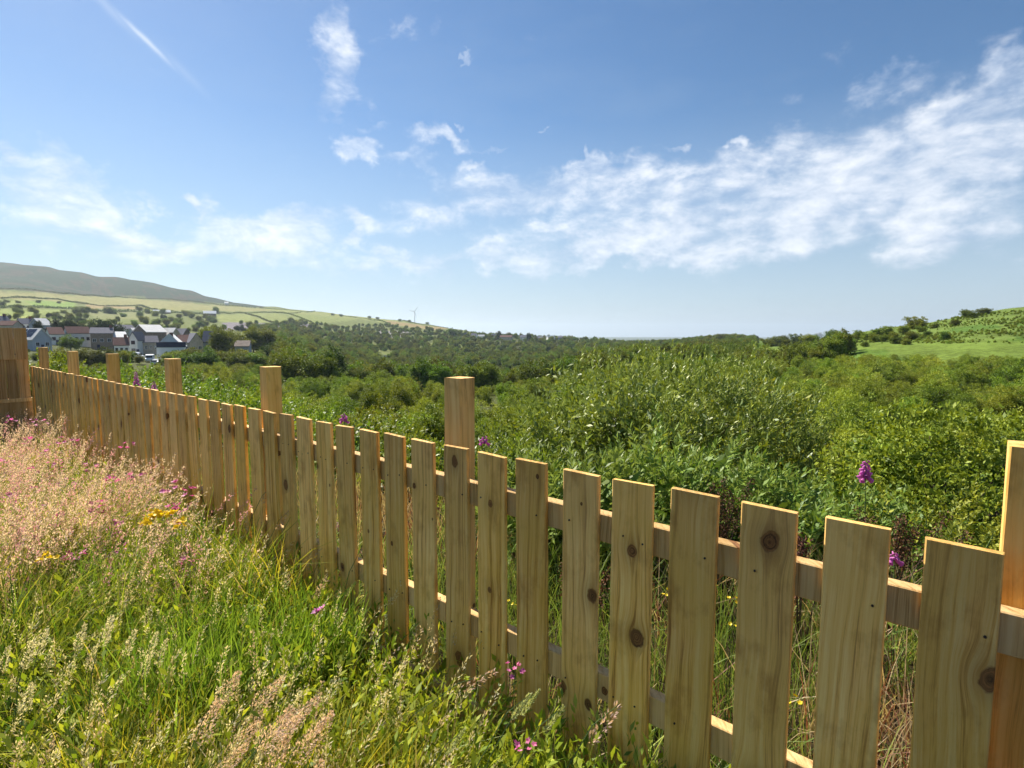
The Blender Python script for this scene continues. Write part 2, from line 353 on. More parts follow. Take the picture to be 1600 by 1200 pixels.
PALEROOF = plain('pale_sheet_roof', (0.62, 0.61, 0.59), 0.8, 0.12, 0.12, 0.8)
TINROOF = plain('white_sheet_roof', (0.80, 0.79, 0.77), 0.8, 0.12, 0.1, 0.8)
NAVY = plain('navy_cladding', (0.02, 0.028, 0.07), 0.55, 0.3, 0.15, 2)
BRICK = plain('chimney_brick', (0.18, 0.09, 0.07), 0.9, 0.1, 0.3, 4)
SOLAR = plain('solar_glass', (0.012, 0.014, 0.03), 0.15, 0.5, 0.1)
FRAMEM = plain('white_frame', (0.75, 0.75, 0.75), 0.5, 0.3, 0.05)
PAINTW = plain('white_car_paint', (0.75, 0.76, 0.78), 0.25, 0.5, 0.03)
PAINTG = plain('silver_car_paint', (0.38, 0.40, 0.42), 0.3, 0.5, 0.05)
RUBBER = plain('tyre', (0.02, 0.02, 0.02), 0.8, 0.2)
LAMP = plain('lamp_glass', (0.7, 0.7, 0.68), 0.15, 0.5, 0.05)
TURB = plain('turbine_paint', (0.62, 0.63, 0.65), 0.4, 0.4, 0.03)

# ------------------------------------------------------------------ fence geometry (needed by the terrain)
H_TOP = 0.46                                          # fence top lies this far below the eye
VPX = -213.0
FD = Vector((VPX - CX, F_PX / math.cos(PITCH), 0)).normalized()          # along the fence, away from the camera
FN = Vector((-FD.y, FD.x, 0))                                            # normal ...
if FN.y < 0: FN = -FN                                                     # ... pointing to the valley side
FZ = EYE - H_TOP
FO = at_z(1000, HORIZ + 0.193*(1000 - VPX), FZ)                           # a point of the picket front faces
FQ0 = FO.dot(FN)
def fq(x, y): return x*FN.x + y*FN.y - FQ0
def fs(p): return (p - FO).dot(FD)
def fence_at_px(x, q=0.0, y=None):
    """point of the line parallel to the fence (q behind it) that the photo column x meets, as s along the fence"""
    d = ray(x, HORIZ + 0.193*(x - VPX) if y is None else y); k = (FQ0 + q) / (d.x*FN.x + d.y*FN.y)
    return fs(Vector((d.x*k, d.y*k, FZ)))
def fpt(s, q, z): 
    p = FO + FD*s + FN*q; return Vector((p.x, p.y, z))
S_END = fence_at_px(43)

# ------------------------------------------------------------------ terrain
COLS = [-400, -200, 0, 200, 400, 600, 800, 1000, 1150, 1200, 1400, 1600, 1800, 2000]
ROWS = [40, 70, 100, 130, 170, 210, 250, 300, 350, 450, 600, 750, 1000, 1400, 1700, 2600, 5000, 9000, 15000]
TAB = {
 -400: [-9, -7, -5, -2,  1,  6, 10, 16, 22, 32, 48, 66, 105, 190, 275, 190, 0, -40, -75],
 -200: [-9, -8, -6, -3, -1,  3,  7, 13, 18, 27, 42, 58,  95, 172, 255, 170, 0, -40, -75],
    0: [-9, -9, -7.5, -5, -3, -0.5, 3, 7, 10, 17, 30, 46, 78, 150, 228, 150, -10, -40, -75],
  200: [-9, -9.2, -9, -7.5, -6, -5.2, -5, -1.5, 2, 8, 17, 27, 50, 95, 176, 110, -15, -42, -75],
  400: [-9, -9, -9.5, -9, -7.5, -7, -6, -5.5, -5, -2, 4, 11, 30, 62, 91, 60, -20, -44, -75],
  600: [-9, -9, -9.2, -13, -19, -22, -22, -22, -22, -21, -16, -8, 6, 35, 49, 20, -40, -48, -75],
  800: [-9, -9, -9.4, -13, -20, -22, -23, -23, -24, -24, -22, -17, -5, -4, -9, -30, -60, -52, -80],
 1000: [-9, -8.6, -8.4, -8.6, -9, -9.5, -10, -11, -12, -13, -14, -14, -16, -20, -25, -40, -62, -54, -80],
 1150: [-9, -8.4, -8.2, -8.2, -8.2, -8.4, -8.6, -9, -9, -9, -7, -3, -9, -22, -28, -40, -62, -56, -80],
 1200: [-9, -8.3, -8, -8, -8, -7.6, -7, -6.5, -6.5, -6.8, -7, -7, -12, -22, -28, -40, -60, -60, -80],
 1400: [-9, -7.6, -6.0, -2.6, 1.0, 4.4, 5.2, 3.0, -1, -6, -10, -12, -14, -20, -26, -40, -60, -60, -80],
 1600: [-9, -7, -3.4, 1.3, 7.5, 12.4, 13.0, 11, 7, 0, -6, -10, -14, -20, -26, -40, -60, -60, -80],
 1800: [-9, -6, -1.5, 4, 11, 18, 20, 20, 16, 8, 0, -8, -14, -20, -26, -40, -60, -60, -80],
 2000: [-9, -6, 0, 6, 13, 21, 25, 26, 22, 12, 2, -8, -14, -20, -26, -40, -60, -60, -80]}
TARR = np.array([TAB[c] for c in COLS]); COLAZ = np.arctan2(np.array(COLS) - CX, F_PX/math.cos(PITCH)); LROW = np.log(np.array(ROWS, float))
def sstep(a, b, x): 
    t = np.clip((x - a)/(b - a), 0, 1); return t*t*(3 - 2*t)
def vnoise(x, y, seed=0):
    """cheap smooth value noise"""
    xi, yi = np.floor(x).astype(int), np.floor(y).astype(int); xf, yf = x - xi, y - yi
    def h(a, b): 
        v = np.sin(a*127.1 + b*311.7 + seed*74.7)*43758.5453; return v - np.floor(v)
    u, v = xf*xf*(3-2*xf), yf*yf*(3-2*yf)
    return (h(xi, yi)*(1-u) + h(xi+1, yi)*u)*(1-v) + (h(xi, yi+1)*(1-u) + h(xi+1, yi+1)*u)*v
def Hn(x, y):
    x, y = np.asarray(x, float), np.asarray(y, float)
    r = np.hypot(x, y); a = np.arctan2(x, y); d = r*np.maximum(np.cos(a), 0.42)
    ca = np.interp(np.clip(a, COLAZ[0], COLAZ[-1]), COLAZ, np.arange(len(COLAZ)))
    rl = np.interp(np.log(np.clip(d, ROWS[0], ROWS[-1])), LROW, np.arange(len(ROWS)))
    def smooth(t): 
        i = np.floor(t); f = t - i; return i.astype(int), f
    ci, cf = smooth(np.clip(ca, 0, len(COLS) - 1.0001)); ri, rf = smooth(np.clip(rl, 0, len(ROWS) - 1.0001))
    cf = 0.5*cf + 0.5*cf*cf*(3-2*cf)
    far = (TARR[ci, ri]*(1-cf) + TARR[ci+1, ri]*cf)*(1-rf) + (TARR[ci, ri+1]*(1-cf) + TARR[ci+1, ri+1]*cf)*rf
    q = fq(x, y)
    near = -0.04 - 0.10*sstep(0.05, 0.8, q) - 8.6*sstep(1.6, 19, q)
    near = np.where(q < 0.03, 0.02*vnoise(x*1.3, y*1.3), near)
    # behind the camera the garden stays level
    wt = sstep(24, 44, d) * sstep(-2.0, 6.0, q)
    behind = sstep(math.radians(75), math.radians(110), np.abs(a))
    z = near*(1 - wt) + far*wt
    z = z*(1 - behind) + np.where(q < 0, 0, near)*behind*np.exp(-d/400)
    z = z + sstep(60, 300, d)*(vnoise(x/37, y/37, 3) - .5)*np.clip(d/400, 0, 5)*1.2
    return z
def H(x, y): return float(Hn(np.array([x]), np.array([y]))[0])
def hit(x, y, d0=25.0, d1=9000.0):
    """where the photo pixel meets the terrain"""
    dr = ray(x, y); dr = dr / dr.y
    ds = np.exp(np.linspace(math.log(d0), math.log(d1), 1400)); zz = EYE + dr.z*ds
    below = np.nonzero(Hn(dr.x*ds, ds) > zz)[0]
    d = ds[below[0]] if len(below) else d1
    return Vector((dr.x*d, d, H(dr.x*d, d)))
def col_pt(x, d):
    X = (x - CX)/(F_PX/math.cos(PITCH))*d; return Vector((X, d, H(X, d)))

azs = np.concatenate([np.linspace(-180, -62, 40)[:-1], np.linspace(-62, 62, 560), np.linspace(62, 180, 40)[1:]])
rs = np.concatenate([[0.0], np.exp(np.linspace(math.log(0.6), math.log(14500), 330))])
A, RR = np.meshgrid(np.radians(azs), rs, indexing='ij'); GX, GY = RR*np.sin(A), RR*np.cos(A); GZ = Hn(GX, GY)
nA, nR = A.shape
idx = np.arange(nA*nR).reshape(nA, nR)
Fg = np.stack([idx[:-1, :-1], idx[1:, :-1], idx[1:, 1:], idx[:-1, 1:]], -1).reshape(-1, 4)[:, ::-1]
# ground colours: fields, heather moor, quarry, laid out on the hill
cp, sp = math.cos(PITCH), math.sin(PITCH)
cz = np.maximum(GY*cp - (GZ-EYE)*sp, 0.1); PXX = CX + F_PX*GX/cz; PXY = CY - F_PX*(GY*sp + (GZ-EYE)*cp)/cz
PXX = PXX + (vnoise(GX/60, GY/60, 1) - .5)*3
PXY = PXY + (vnoise(GX/45, GY/45, 2) - .5)*1.2
front = (GY > 60)
COL = np.empty(A.shape + (3,)); COL[:] = (0.070, 0.085, 0.030)
def paint(mask, c): COL[mask & front] = c
def inpoly(poly):
    m = np.zeros(A.shape, bool); n = len(poly)
    for i in range(n):
        (x0, y0), (x1, y1) = poly[i], poly[(i+1) % n]
        m ^= ((y0 > PXY) != (y1 > PXY)) & (PXX < (x1-x0)*(PXY-y0)/((y1-y0) if y1 != y0 else 1e-6) + x0)
    return m
dd = GY
hill = (dd > 380) & (PXX < 760)
paint(hill, (0.120, 0.150, 0.045))
FIELDS = [
 ([(-500, 300), (-500, 430), (0, 453), (100, 459), (200, 465), (300, 471), (350, 475), (410, 481), (430, 470), (430, 300)], (0.075, 0.072, 0.040)),
 ([(-500, 436), (0, 454), (200, 466), (405, 482), (530, 492), (430, 486), (330, 486), (240, 483), (130, 474), (0, 466), (-500, 450)], (0.200, 0.205, 0.075)),
 ([(40, 470), (118, 472), (118, 482), (70, 480), (40, 476)], (0.150, 0.235, 0.045)),
 ([(130, 475), (205, 479), (215, 484), (140, 482)], (0.230, 0.190, 0.085)),
 ([(0, 468), (40, 470), (60, 482), (0, 480)], (0.170, 0.215, 0.060)),
 ([(0, 482), (110, 484), (60, 494), (0, 492)], (0.175, 0.225, 0.060)),
 ([(130, 486), (240, 488), (230, 500), (150, 498)], (0.160, 0.180, 0.070)),
 ([(330, 492), (382, 490), (425, 504), (345, 503)], (0.180, 0.215, 0.065)),
 ([(385, 489), (430, 489), (480, 504), (428, 504)], (0.170, 0.205, 0.062)),
 ([(432, 488), (520, 492), (560, 500), (490, 506)], (0.165, 0.205, 0.062)),
 ([(405, 480), (560, 492), (700, 514), (560, 499), (430, 487)], (0.190, 0.220, 0.070)),
 ([(600, 500), (700, 513), (680, 516), (610, 507)], (0.230, 0.190, 0.090)),
 ([(345, 504), (485, 506), (485, 517), (350, 516)], (0.170, 0.160, 0.185)),
 ([(590, 516), (640, 518), (640, 530), (590, 528)], (0.200, 0.205, 0.200)),
 ([(0, 493), (65, 495), (65, 500), (0, 498)], (0.260, 0.310, 0.090))]
for poly, c in FIELDS: paint(hill & inpoly(poly), c)
mott = vnoise(GX/26, GY/70, 5)*.6 + vnoise(GX/9, GY/20, 6)*.4
moor = hill & inpoly(FIELDS[0][0])
COL[moor] = np.where((mott[moor] > .44)[:, None], (0.028, 0.050, 0.030), (0.050, 0.052, 0.036))
rhill = (PXX > 1180) & (dd > 85) & (dd < 700)
COL[rhill] = np.where((mott[rhill] > .5)[:, None], (0.085, 0.150, 0.026), (0.115, 0.175, 0.034))
upper = rhill & (PXY < 530)
COL[upper] = np.where((mott[upper] > .55)[:, None], (0.070, 0.130, 0.026), (0.110, 0.165, 0.038))
COL[(dd > 2600)] = (0.085, 0.11, 0.07)
gar = np.hypot(GX, GY) < 16
COL[gar] = (0.045, 0.036, 0.020)
gm, t, out = new_mat('ground_cover')
gc = t.attr('col', 'Color'); tcg = t.n('ShaderNodeTexCoord')
gn = t.noise(tcg.outputs['Object'], 0.9, 10, 0.7); gn2 = t.noise(tcg.outputs['Object'], 0.11, 10, 0.75)
gcol = t.mix(1.0, gc, t.mix(t.mapr(t.math('MULTIPLY_ADD', gn, .5, t.math('MULTIPLY', gn2, .5)), .36, .64), (0.42, 0.36, 0.28), (1.70, 1.6, 1.5)), 'MULTIPLY')
p = principled(t, gcol, 0.95, 0.05, gn, 0.6, 0.3); t.link(p.outputs[0], out.inputs[0])
ground = tag(obj('ground', mesh_np('ground', np.stack([GX, GY, GZ], -1).reshape(-1, 3), Fg, gm, {'col': COL.reshape(-1, 3)}, smooth=True)), kind='structure')

# ------------------------------------------------------------------ foliage builders
def rs_(seed): return np.random.default_rng(seed)
def unit(v): return v / np.maximum(np.linalg.norm(v, axis=-1, keepdims=True), 1e-9)
def leaf_quads(P, D, N, L, W, fold=0.15):
    D = unit(D); S = unit(np.cross(D, N)); U = np.cross(S, D)
    L = np.asarray(L).reshape(-1, 1); W = np.asarray(W).reshape(-1, 1)
    V = np.stack([P, P + D*L*.45 + S*W*.5 + U*L*fold*.5, P + D*L, P + D*L*.45 - S*W*.5 + U*L*fold*.5], 1)
    n = len(P); return V.reshape(-1, 3), np.arange(4*n).reshape(n, 4)
def crown_mesh(name, lobes, nclump, per, L, W, mat, seed, sig=0.16, inner=0.10, zmin=0.15, up=0.25):
    """leaves gathered in clumps over the surfaces of overlapping lobes"""
    g = rs_(seed); lob = np.array(lobes, float)           # cx, cy, cz, rx, ry, rz
    wts = lob[:, 3]*lob[:, 4] + lob[:, 3]*lob[:, 5]; wts = wts / wts.sum()
    k = g.choice(len(lob), nclump, p=wts)
    d = unit(g.normal(size=(nclump, 3)) + (0, 0, .35))
    rad = np.where(g.random(nclump) < .82, g.uniform(.82, 1.06, nclump), g.uniform(.3, .8, nclump))
    cc = lob[k, :3] + d*lob[k, 3:]*rad[:, None]
    okc = cc[:, 2] > zmin; cc = cc[okc]; d = d[okc]; kl = k[okc]
    m = len(cc); idc = np.repeat(np.arange(m), per)
    sc_ = sig*g.uniform(.6, 1.4, m)
    P = cc[idc] + np.clip(g.normal(size=(m*per, 3)), -1.8, 1.8)*sc_[idc][:, None]*(1, 1, .8)
    D = unit(d[idc]*.7 + g.normal(size=(m*per, 3))*.75 + (0, 0, up))
    N = unit(g.normal(size=(m*per, 3)) + d[idc]*.6 + (0, 0, .5))
    LL = L*g.uniform(.5, 1.5, m*per)
    cr = g.random(m)
    lr = g.random(len(lob)); kk = kl[idc]; rnd = np.clip(lr[kk]*.35 + cr[idc]*.3 + g.random(m*per)*.4, 0, 1)
    ni = int(m*per*inner)                                  # larger leaves inside close the crown
    ki = g.choice(len(lob), ni, p=wts); di = unit(g.normal(size=(ni, 3)))
    Pi = lob[ki, :3] + di*lob[ki, 3:]*g.uniform(.15, .62, ni)[:, None]; Pi[:, 2] = np.maximum(Pi[:, 2], zmin*.5)
    P = np.concatenate([P, Pi]); D = np.concatenate([D, unit(g.normal(size=(ni, 3)))]); N = np.concatenate([N, unit(g.normal(size=(ni, 3)))])
    LL = np.concatenate([LL, L*2.1*np.ones(ni)]); rnd = np.concatenate([rnd, g.random(ni)*.5]); WW = LL*W/L
    V, F = leaf_quads(P, D, N, LL, WW)
    return mesh_np(name, V, F, mat, {'rnd': np.repeat(rnd, 4)})
def shoots_mesh(name, base, dirs, lens, per, L, W, mat, seed, ang=0.9, droop=0.0, mat2=None):
    """leafy shoots: leaves set along curved twigs"""
    g = rs_(seed); n = len(base)
    t_ = np.tile(np.linspace(.08, 1, per), n); i = np.repeat(np.arange(n), per)
    t_ = np.clip(t_ + g.normal(size=len(t_))*.03, 0, 1)
    axis = unit(dirs)[i]
    P = base[i] + axis*(lens[i]*t_)[:, None] - np.array((0, 0, 1))*(droop*lens[i]*t_**2)[:, None]
    rad = unit(np.cross(axis, g.normal(size=(len(i), 3))))
    aa = ang*(1.15 - .6*t_)*g.uniform(.7, 1.3, len(i))
    D = axis*np.cos(aa)[:, None] + rad*np.sin(aa)[:, None]
    LL = L*(1.1 - .45*t_)*g.uniform(.7, 1.2, len(i))
    N = unit(axis*.8 + g.normal(size=(len(i), 3))*.5 + (0, 0, .4))
    V, F = leaf_quads(P, D, N, LL, LL*W/L, 0.12)
    cr = g.random(n)
    return mesh_np(name, V, F, mat, {'rnd': np.repeat(np.clip(cr[i]*.5 + g.random(len(i))*.5, 0, 1), 4)})
def stems_mesh(name, segs, mat, n=5):
    b = MB()
    for pts, rads in segs: b.tube(pts, rads, n, cap=False)
    return b.mesh(name, mat, True)
def dome_lobes(seed, n, Rr, Hh, base=0.25, lob=(.32, .5)):
    g = random.Random(seed); L = [(0, 0, Hh*.50, Rr*.62, Rr*.62, Hh*.46)]
    for i in range(n):
        a = g.uniform(0, 6.283); rr = Rr*g.uniform(.30, .72); z = Hh*g.uniform(base, .74) * (1 - .28*(rr/Rr)**2)
        s = g.uniform(*lob)
        L.append((rr*math.cos(a), rr*math.sin(a), z, Rr*s, Rr*s, Hh*s*.62))
    return L
def trunk_segs(seed, Hh, Rr, r0, nl):
    g = random.Random(seed)
    segs = [([(0, 0, -.3), (g.uniform(-.1, .1), g.uniform(-.1, .1), Hh*.3), (g.uniform(-.3, .3), g.uniform(-.3, .3), Hh*.7)], [r0, r0*.75, r0*.3])]
    for i in range(nl):
        a = g.uniform(0, 6.283); z0 = Hh*g.uniform(.12, .4); e = Rr*g.uniform(.45, .8)
        segs.append(([(0, 0, z0), (e*.5*math.cos(a), e*.5*math.sin(a), z0 + Hh*.18), (e*math.cos(a), e*math.sin(a), z0 + Hh*g.uniform(.25, .45))], [r0*.5, r0*.35, r0*.12]))
    return segs

# ------------------------------------------------------------------ prototypes of scrub and trees
SCRUB_GROUP = 'scrub willows filling the valley'
SCRUB_LABEL = 'rounded light green scrub willow in the dense thicket beyond the fence'
scrub_protos = []
for k in range(4):
    Rr, Hh = (2.4, 4.6) if k < 3 else (2.0, 4.9)
    crown = crown_mesh('scrub_crown', dome_lobes(100+k, 24, Rr, Hh, .2, (.20, .36)), 340, 64, 0.092, 0.044, L_SCRUB, 200+k, sig=0.14, inner=0.10)
    stems = stems_mesh('scrub_stems', trunk_segs(300+k, Hh, Rr, .07, 6), BARK)
    scrub_protos.append((crown, stems))
tree_protos = []
for k in range(4):
    Rr, Hh = [(4.0, 8.2), (3.4, 9.0), (4.4, 7.4), (3.8, 8.6)][k]
    crown = crown_mesh('tree_crown', dome_lobes(400+k, 22, Rr, Hh, .3, (.22, .38)), 230, 38, 0.28, 0.16, L_TREE, 500+k, sig=0.30, inner=0.14, zmin=.9)
    stems = stems_mesh('tree_trunk', trunk_segs(600+k, Hh, Rr, .2, 5), BARK)
    tree_protos.append((crown, stems))
ever_protos = []
for k in range(2):
    Rr, Hh = [(4.2, 9.0), (3.0, 10.0)][k]
    crown = crown_mesh('evergreen_crown', dome_lobes(700+k, 16, Rr, Hh, .18, (.3, .42)), 420, 20, 0.30, 0.16, L_DARK, 720+k, sig=0.28, inner=0.25, zmin=.4)
    stems = stems_mesh('evergreen_trunk', trunk_segs(740+k, Hh, Rr, .22, 4), BARK)
    ever_protos.append((crown, stems))
bush_protos = []
for k in range(4):
    Rr, Hh = [(4.6, 8.2), (4.2, 9.0), (4.8, 7.4), (4.4, 8.6)][k]
    crown = crown_mesh('bush_crown', dome_lobes(440+k, 16, Rr, Hh, .08), 230, 38, 0.30, 0.18, L_TREE, 540+k, sig=0.32, inner=0.16, zmin=.1)
    bush_protos.append((crown, stems_mesh('bush_trunk', trunk_segs(640+k, Hh, Rr, .16, 6), BARK)))
def plant(kind, protos, k, p, s, label, cat, group=None, rz=None, zs=1.0):
    e = thing(kind, label, cat, p, R.uniform(0, 6.283) if rz is None else rz, group, (s, s, s*zs))
    obj('crown', protos[k][0], e); obj('trunk' if kind.endswith('tree') else 'stems', protos[k][1], e)
    return e

# ---- scrub thicket: the largest 300 as individuals, the rest as one mass
pts = []
g = rs_(11)
for d0, d1, sp_ in ((4, 24, 2.9), (24, 60, 4.3), (60, 110, 4.8), (110, 230, 5.4)):
    for X in np.arange(-1.25*d1, 1.25*d1, sp_):
        for Y in np.arange(d0*.5, d1*1.02, sp_):
            x, y = X + g.uniform(-.45, .45)*sp_, Y + g.uniform(-.45, .45)*sp_
            if y < 1 or abs(x/y) > 1.22: continue
            dq = fq(x, y); dist = y
            if not (d0 <= math.hypot(x, y)*.8 < d1) or dq < 4.2: continue
            px = CX + F_PX*x/y
            if y > (152 if px < 430 else 105) and px < 900: continue
            if y > 150 and px > 1180: continue
            lim = 116 if px > 1330 else 150
            if px > 1250 and y > lim: continue
            # keep the near shrubs' place free
            if (x - 2.4)**2 + (y - 8.0)**2 < 3.0**2: continue
            s = g.uniform(.70, 1.38)*(.42 + .58*min(1, (dq - 3)/9))
            ycap = np.interp(px, [0, 650, 720, 800, 1000, 1250, 1400, 1600], [584, 584, 606, 592, 560, 552, 549, 553]) + (30*g.random()**1.5*min(1, 40/y) if y < 80 else 0)
            if px < 430 and y > 92: ycap = 560 + 8*g.random()
            if y > 120 and 205 < px < 250: continue
            s = min(s, (EYE - (ycap - HORIZ)*y/843.6 - H(x, y))/4.9)
            if s < .28: continue
            pts.append((x, y, s, int(g.integers(0, 4))))
pts.sort(key=lambda q: -(q[2]/q[1]))
for (x, y, s, k) in pts[:300]:
    px = CX + F_PX*x/y
    zone = 0 if px < 690 else (1 if px < 1290 else 2)
    lab_ = ('rounded light green scrub willow in the thicket behind the far pickets', 'rounded light green scrub willow in the thicket around the big willow', 'rounded light green scrub willow on the slope below the grassy hill')[zone]
    grp_ = ('scrub behind the far pickets', 'scrub around the big willow', 'scrub below the grassy hill')[zone]
    plant('scrub_willow', scrub_protos, k, (x, y, H(x, y) - .15), s, lab_, 'shrub', grp_, zs=R.uniform(.85, 1.1))
rest_scrub = pts[300:]

def scatter(name, points, protos, label, cat):
    """one 'stuff' object: points with instanced crowns (x, y, z, scale, index)"""
    P = np.array(points)
    me = bpy.data.meshes.new(name); me.vertices.add(len(P)); me.vertices.foreach_set('co', P[:, :3].astype(np.float32).ravel())
    for nm, col_, ty in (('sc', 3, 'FLOAT'), ('pi', 4, 'INT'), ('rz', 5, 'FLOAT')):
        a = me.attributes.new(nm, ty, 'POINT'); a.data.foreach_set('value', P[:, col_].astype(np.int32 if ty == 'INT' else np.float32))
    o = tag(obj(name, me), label, cat, None, 'stuff')
    ng = bpy.data.node_groups.new(name, 'GeometryNodeTree')
    ng.interface.new_socket('Geometry', in_out='INPUT', socket_type='NodeSocketGeometry'); ng.interface.new_socket('Geometry', in_out='OUTPUT', socket_type='NodeSocketGeometry')
    N = ng.nodes.new; gi, go = N('NodeGroupInput'), N('NodeGroupOutput'); ip = N('GeometryNodeInstanceOnPoints'); jn = N('GeometryNodeJoinGeometry')
    for ob in reversed(protos):
        oi = N('GeometryNodeObjectInfo'); oi.inputs['Object'].default_value = ob; oi.inputs['As Instance'].default_value = True
        ng.links.new(oi.outputs['Geometry'], jn.inputs[0])
    def na(nm, ty):
        n_ = N('GeometryNodeInputNamedAttribute'); n_.data_type = ty; n_.inputs['Name'].default_value = nm; return n_.outputs[0]
    cx = N('ShaderNodeCombineXYZ'); ng.links.new(na('rz', 'FLOAT'), cx.inputs[2])
    e2r = N('FunctionNodeEulerToRotation'); ng.links.new(cx.outputs[0], e2r.inputs[0])
    ng.links.new(gi.outputs[0], ip.inputs['Points']); ng.links.new(jn.outputs[0], ip.inputs['Instance'])
    ip.inputs['Pick Instance'].default_value = True
    ng.links.new(na('pi', 'INT'), ip.inputs['Instance Index']); ng.links.new(e2r.outputs[0], ip.inputs['Rotation']); ng.links.new(na('sc', 'FLOAT'), ip.inputs['Scale'])
    ng.links.new(ip.outputs[0], go.inputs[0])
    md = o.modifiers.new('scatter', 'NODES'); md.node_group = ng
    return o
def first_crowns(kind, protos):
    res = []
    for cr, st in protos:
        res.append(next(o for o in bpy.data.objects if o.data == cr))
    return res
SCR = first_crowns('scrub_willow', scrub_protos)
scatter('scrub_thicket', [(x, y, H(x, y) - .15, s, k, R.uniform(0, 6.28)) for x, y, s, k in rest_scrub], SCR, 'distant mass of light green scrub covering the valley floor', 'scrub')

# ---- valley trees
vt = []
for d0, d1, sp_ in ((112, 260, 7.0), (260, 520, 8.5), (520, 1150, 13.0)):
    for Y in np.arange(d0, d1, sp_):
        for X in np.arange(-1.0*Y, .62*Y, sp_):
            x, y = X + g.uniform(-.45, .45)*sp_, Y + g.uniform(-.45, .45)*sp_
            px = CX + F_PX*x/y; z = H(x, y); gy = HORIZ + F_PX*(EYE - z)/y
            if y > 150 and px > 1180: continue
            if px < 432 and y < 235: continue
            if px < 395: continue      # the village and the open hillside
            if px < 330: continue
            if px < 720 and gy < 509 + 4*math.sin(px*.05): continue
            if 735 < px < 806 and 300 < y < 372: continue                    # pond
            if 590 < px < 612 and 420 < y < 560: continue
            if y > 820 and g.random() < .55: continue
            big = g.uniform(.7, 1.15)*(1.0 if px < 950 else .8)
            vt.append((x, y, z, big, int(g.integers(0, 4)), g.random()))
vt.sort(key=lambda q: -(q[3]/q[1]))
for i, (x, y, z, s, k, u) in enumerate(vt[:240]):
    plant('valley_tree', tree_protos, k, (x, y, z - .3), s, 'rounded broadleaf tree in the wooded valley below the ' + ('hill fields' if CX + F_PX*x/y < 620 else 'ridge village'), 'tree', 'valley wood below the ' + ('hill fields' if CX + F_PX*x/y < 620 else 'ridge village'))
TRE = first_crowns('valley_tree', tree_protos)
scatter('valley_woodland', [(x, y, z - .3, s, k, R.uniform(0, 6.28)) for x, y, z, s, k, u in vt[240:]], TRE, 'far mass of broadleaf woodland across the valley', 'woodland')

EXEC_REST = True
# ------------------------------------------------------------------ the picket fence
fence = thing('picket_fence', 'long treated timber picket fence with square posts along the meadow edge', 'fence', fpt(0, 0, 0))
fence_rot = math.atan2(FD.y, FD.x)
def on_fence(name, me, s, q, z, rz=0.0, tilt=0.0, parent=None):
    """s along the fence, q towards the valley; local x runs along the fence towards the camera side end"""
    o = obj(name, me, parent or fence)
    p = fpt(s, q, z) - Vector(fence.location)
    o.location = p; o.rotation_euler = (0, tilt, fence_rot + math.pi + rz)
    return o
# with this rotation local +x = -FD (to the right in the photo) and local +y = valley side when cross works out
loc_y = Vector((-math.sin(fence_rot + math.pi), math.cos(fence_rot + math.pi), 0))
YS = 1 if loc_y.dot(FN) > 0 else -1
def board_mesh(name, wd, th, ht, mat, seed, nz=7, bow=0.002, chip=0.0):
    g = random.Random(seed); b = 0.003; V = []; F = []
    prof = [(-wd/2+b, -th/2), (wd/2-b, -th/2), (wd/2, -th/2+b), (wd/2, th/2-b), (wd/2-b, th/2), (-wd/2+b, th/2), (-wd/2, th/2-b), (-wd/2, -th/2+b)]
    ph = g.uniform(0, 6); b1 = g.uniform(-bow, bow); b2 = g.uniform(-bow, bow)
    for j in range(nz+1):
        t_ = j/nz
        for (x, y) in prof:
            z = ht*t_
            if j == nz: z += chip*(x/wd) + g.uniform(-.0012, .0012)
            V.append((x + b1*math.sin(t_*3.1 + ph) + g.uniform(-.0006, .0006), y + b2*math.sin(t_*2.6 + ph), z))
    for j in range(nz):
        for i in range(8):
            F.append((j*8+i, j*8+(i+1) % 8, (j+1)*8+(i+1) % 8, (j+1)*8+i))
    me = bpy.data.meshes.new(name); F += [tuple(range(8))[::-1], tuple(nz*8+i for i in range(8))]
    me.from_pydata(V, [], F); me.materials.append(mat); me.update(); return me
Z_UP = EYE - 0.248/0.193*H_TOP; Z_LO = EYE - 0.482/0.193*H_TOP; Z_BT = EYE - 0.63/0.193*H_TOP
L_BAY = (fence_at_px(68, .11, 560) - fence_at_px(717, .11, 650))/5
PERIOD = None
def u2s(u): return fence_at_px(1/u + VPX)
k0 = u2s(0.000604); k1 = u2s(0.000604 + 0.0000626*30)
PERIOD = (k1 - k0)/30; PW = PERIOD*0.70; PT = 0.021
print('fence: bay', L_BAY, 'period', PERIOD, 'picket', PW, 'rails', Z_UP, Z_LO, Z_BT, 'end', S_END, 'q0', FQ0)
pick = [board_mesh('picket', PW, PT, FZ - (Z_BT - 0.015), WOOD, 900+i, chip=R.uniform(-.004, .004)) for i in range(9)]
nb = MB(); nb.tube([(0, -.0025, 0), (0, .004, 0)], [.003, .003], 8); nail = nb.mesh('nail', NAILM)
s = k0 - 3*PERIOD; i = 0; npk = 0
while s + PW/2 < S_END - .02:
    sc_ = s + PW/2                                       # picket centre (left edge is the far end)
    far = s > k0 + 16*PERIOD
    jit = R.uniform(-.006, .006)
    o = on_fence('picket', pick[R.randrange(9)], s - PW/2 + jit, PT/2*1.0, Z_BT - .015 + R.uniform(-.004, .005), R.uniform(-.006, .006), R.uniform(-.004, .004))
    if R.random() < .5: o.scale = (R.uniform(.96, 1.02), 1, 1)
    if not far:
        for zr in (Z_UP - .05, Z_LO - .05):
            for xx in (-.28, .25):
                if R.random() < .25: continue
                n_ = obj('nail', nail, o); n_.location = (PW*(xx + R.uniform(-.1, .1)), -YS*(PT/2 + .0005), zr - (Z_BT - .015) + R.uniform(-.012, .012))
    s += PERIOD; i += 1
RH, RT = 0.095, 0.042
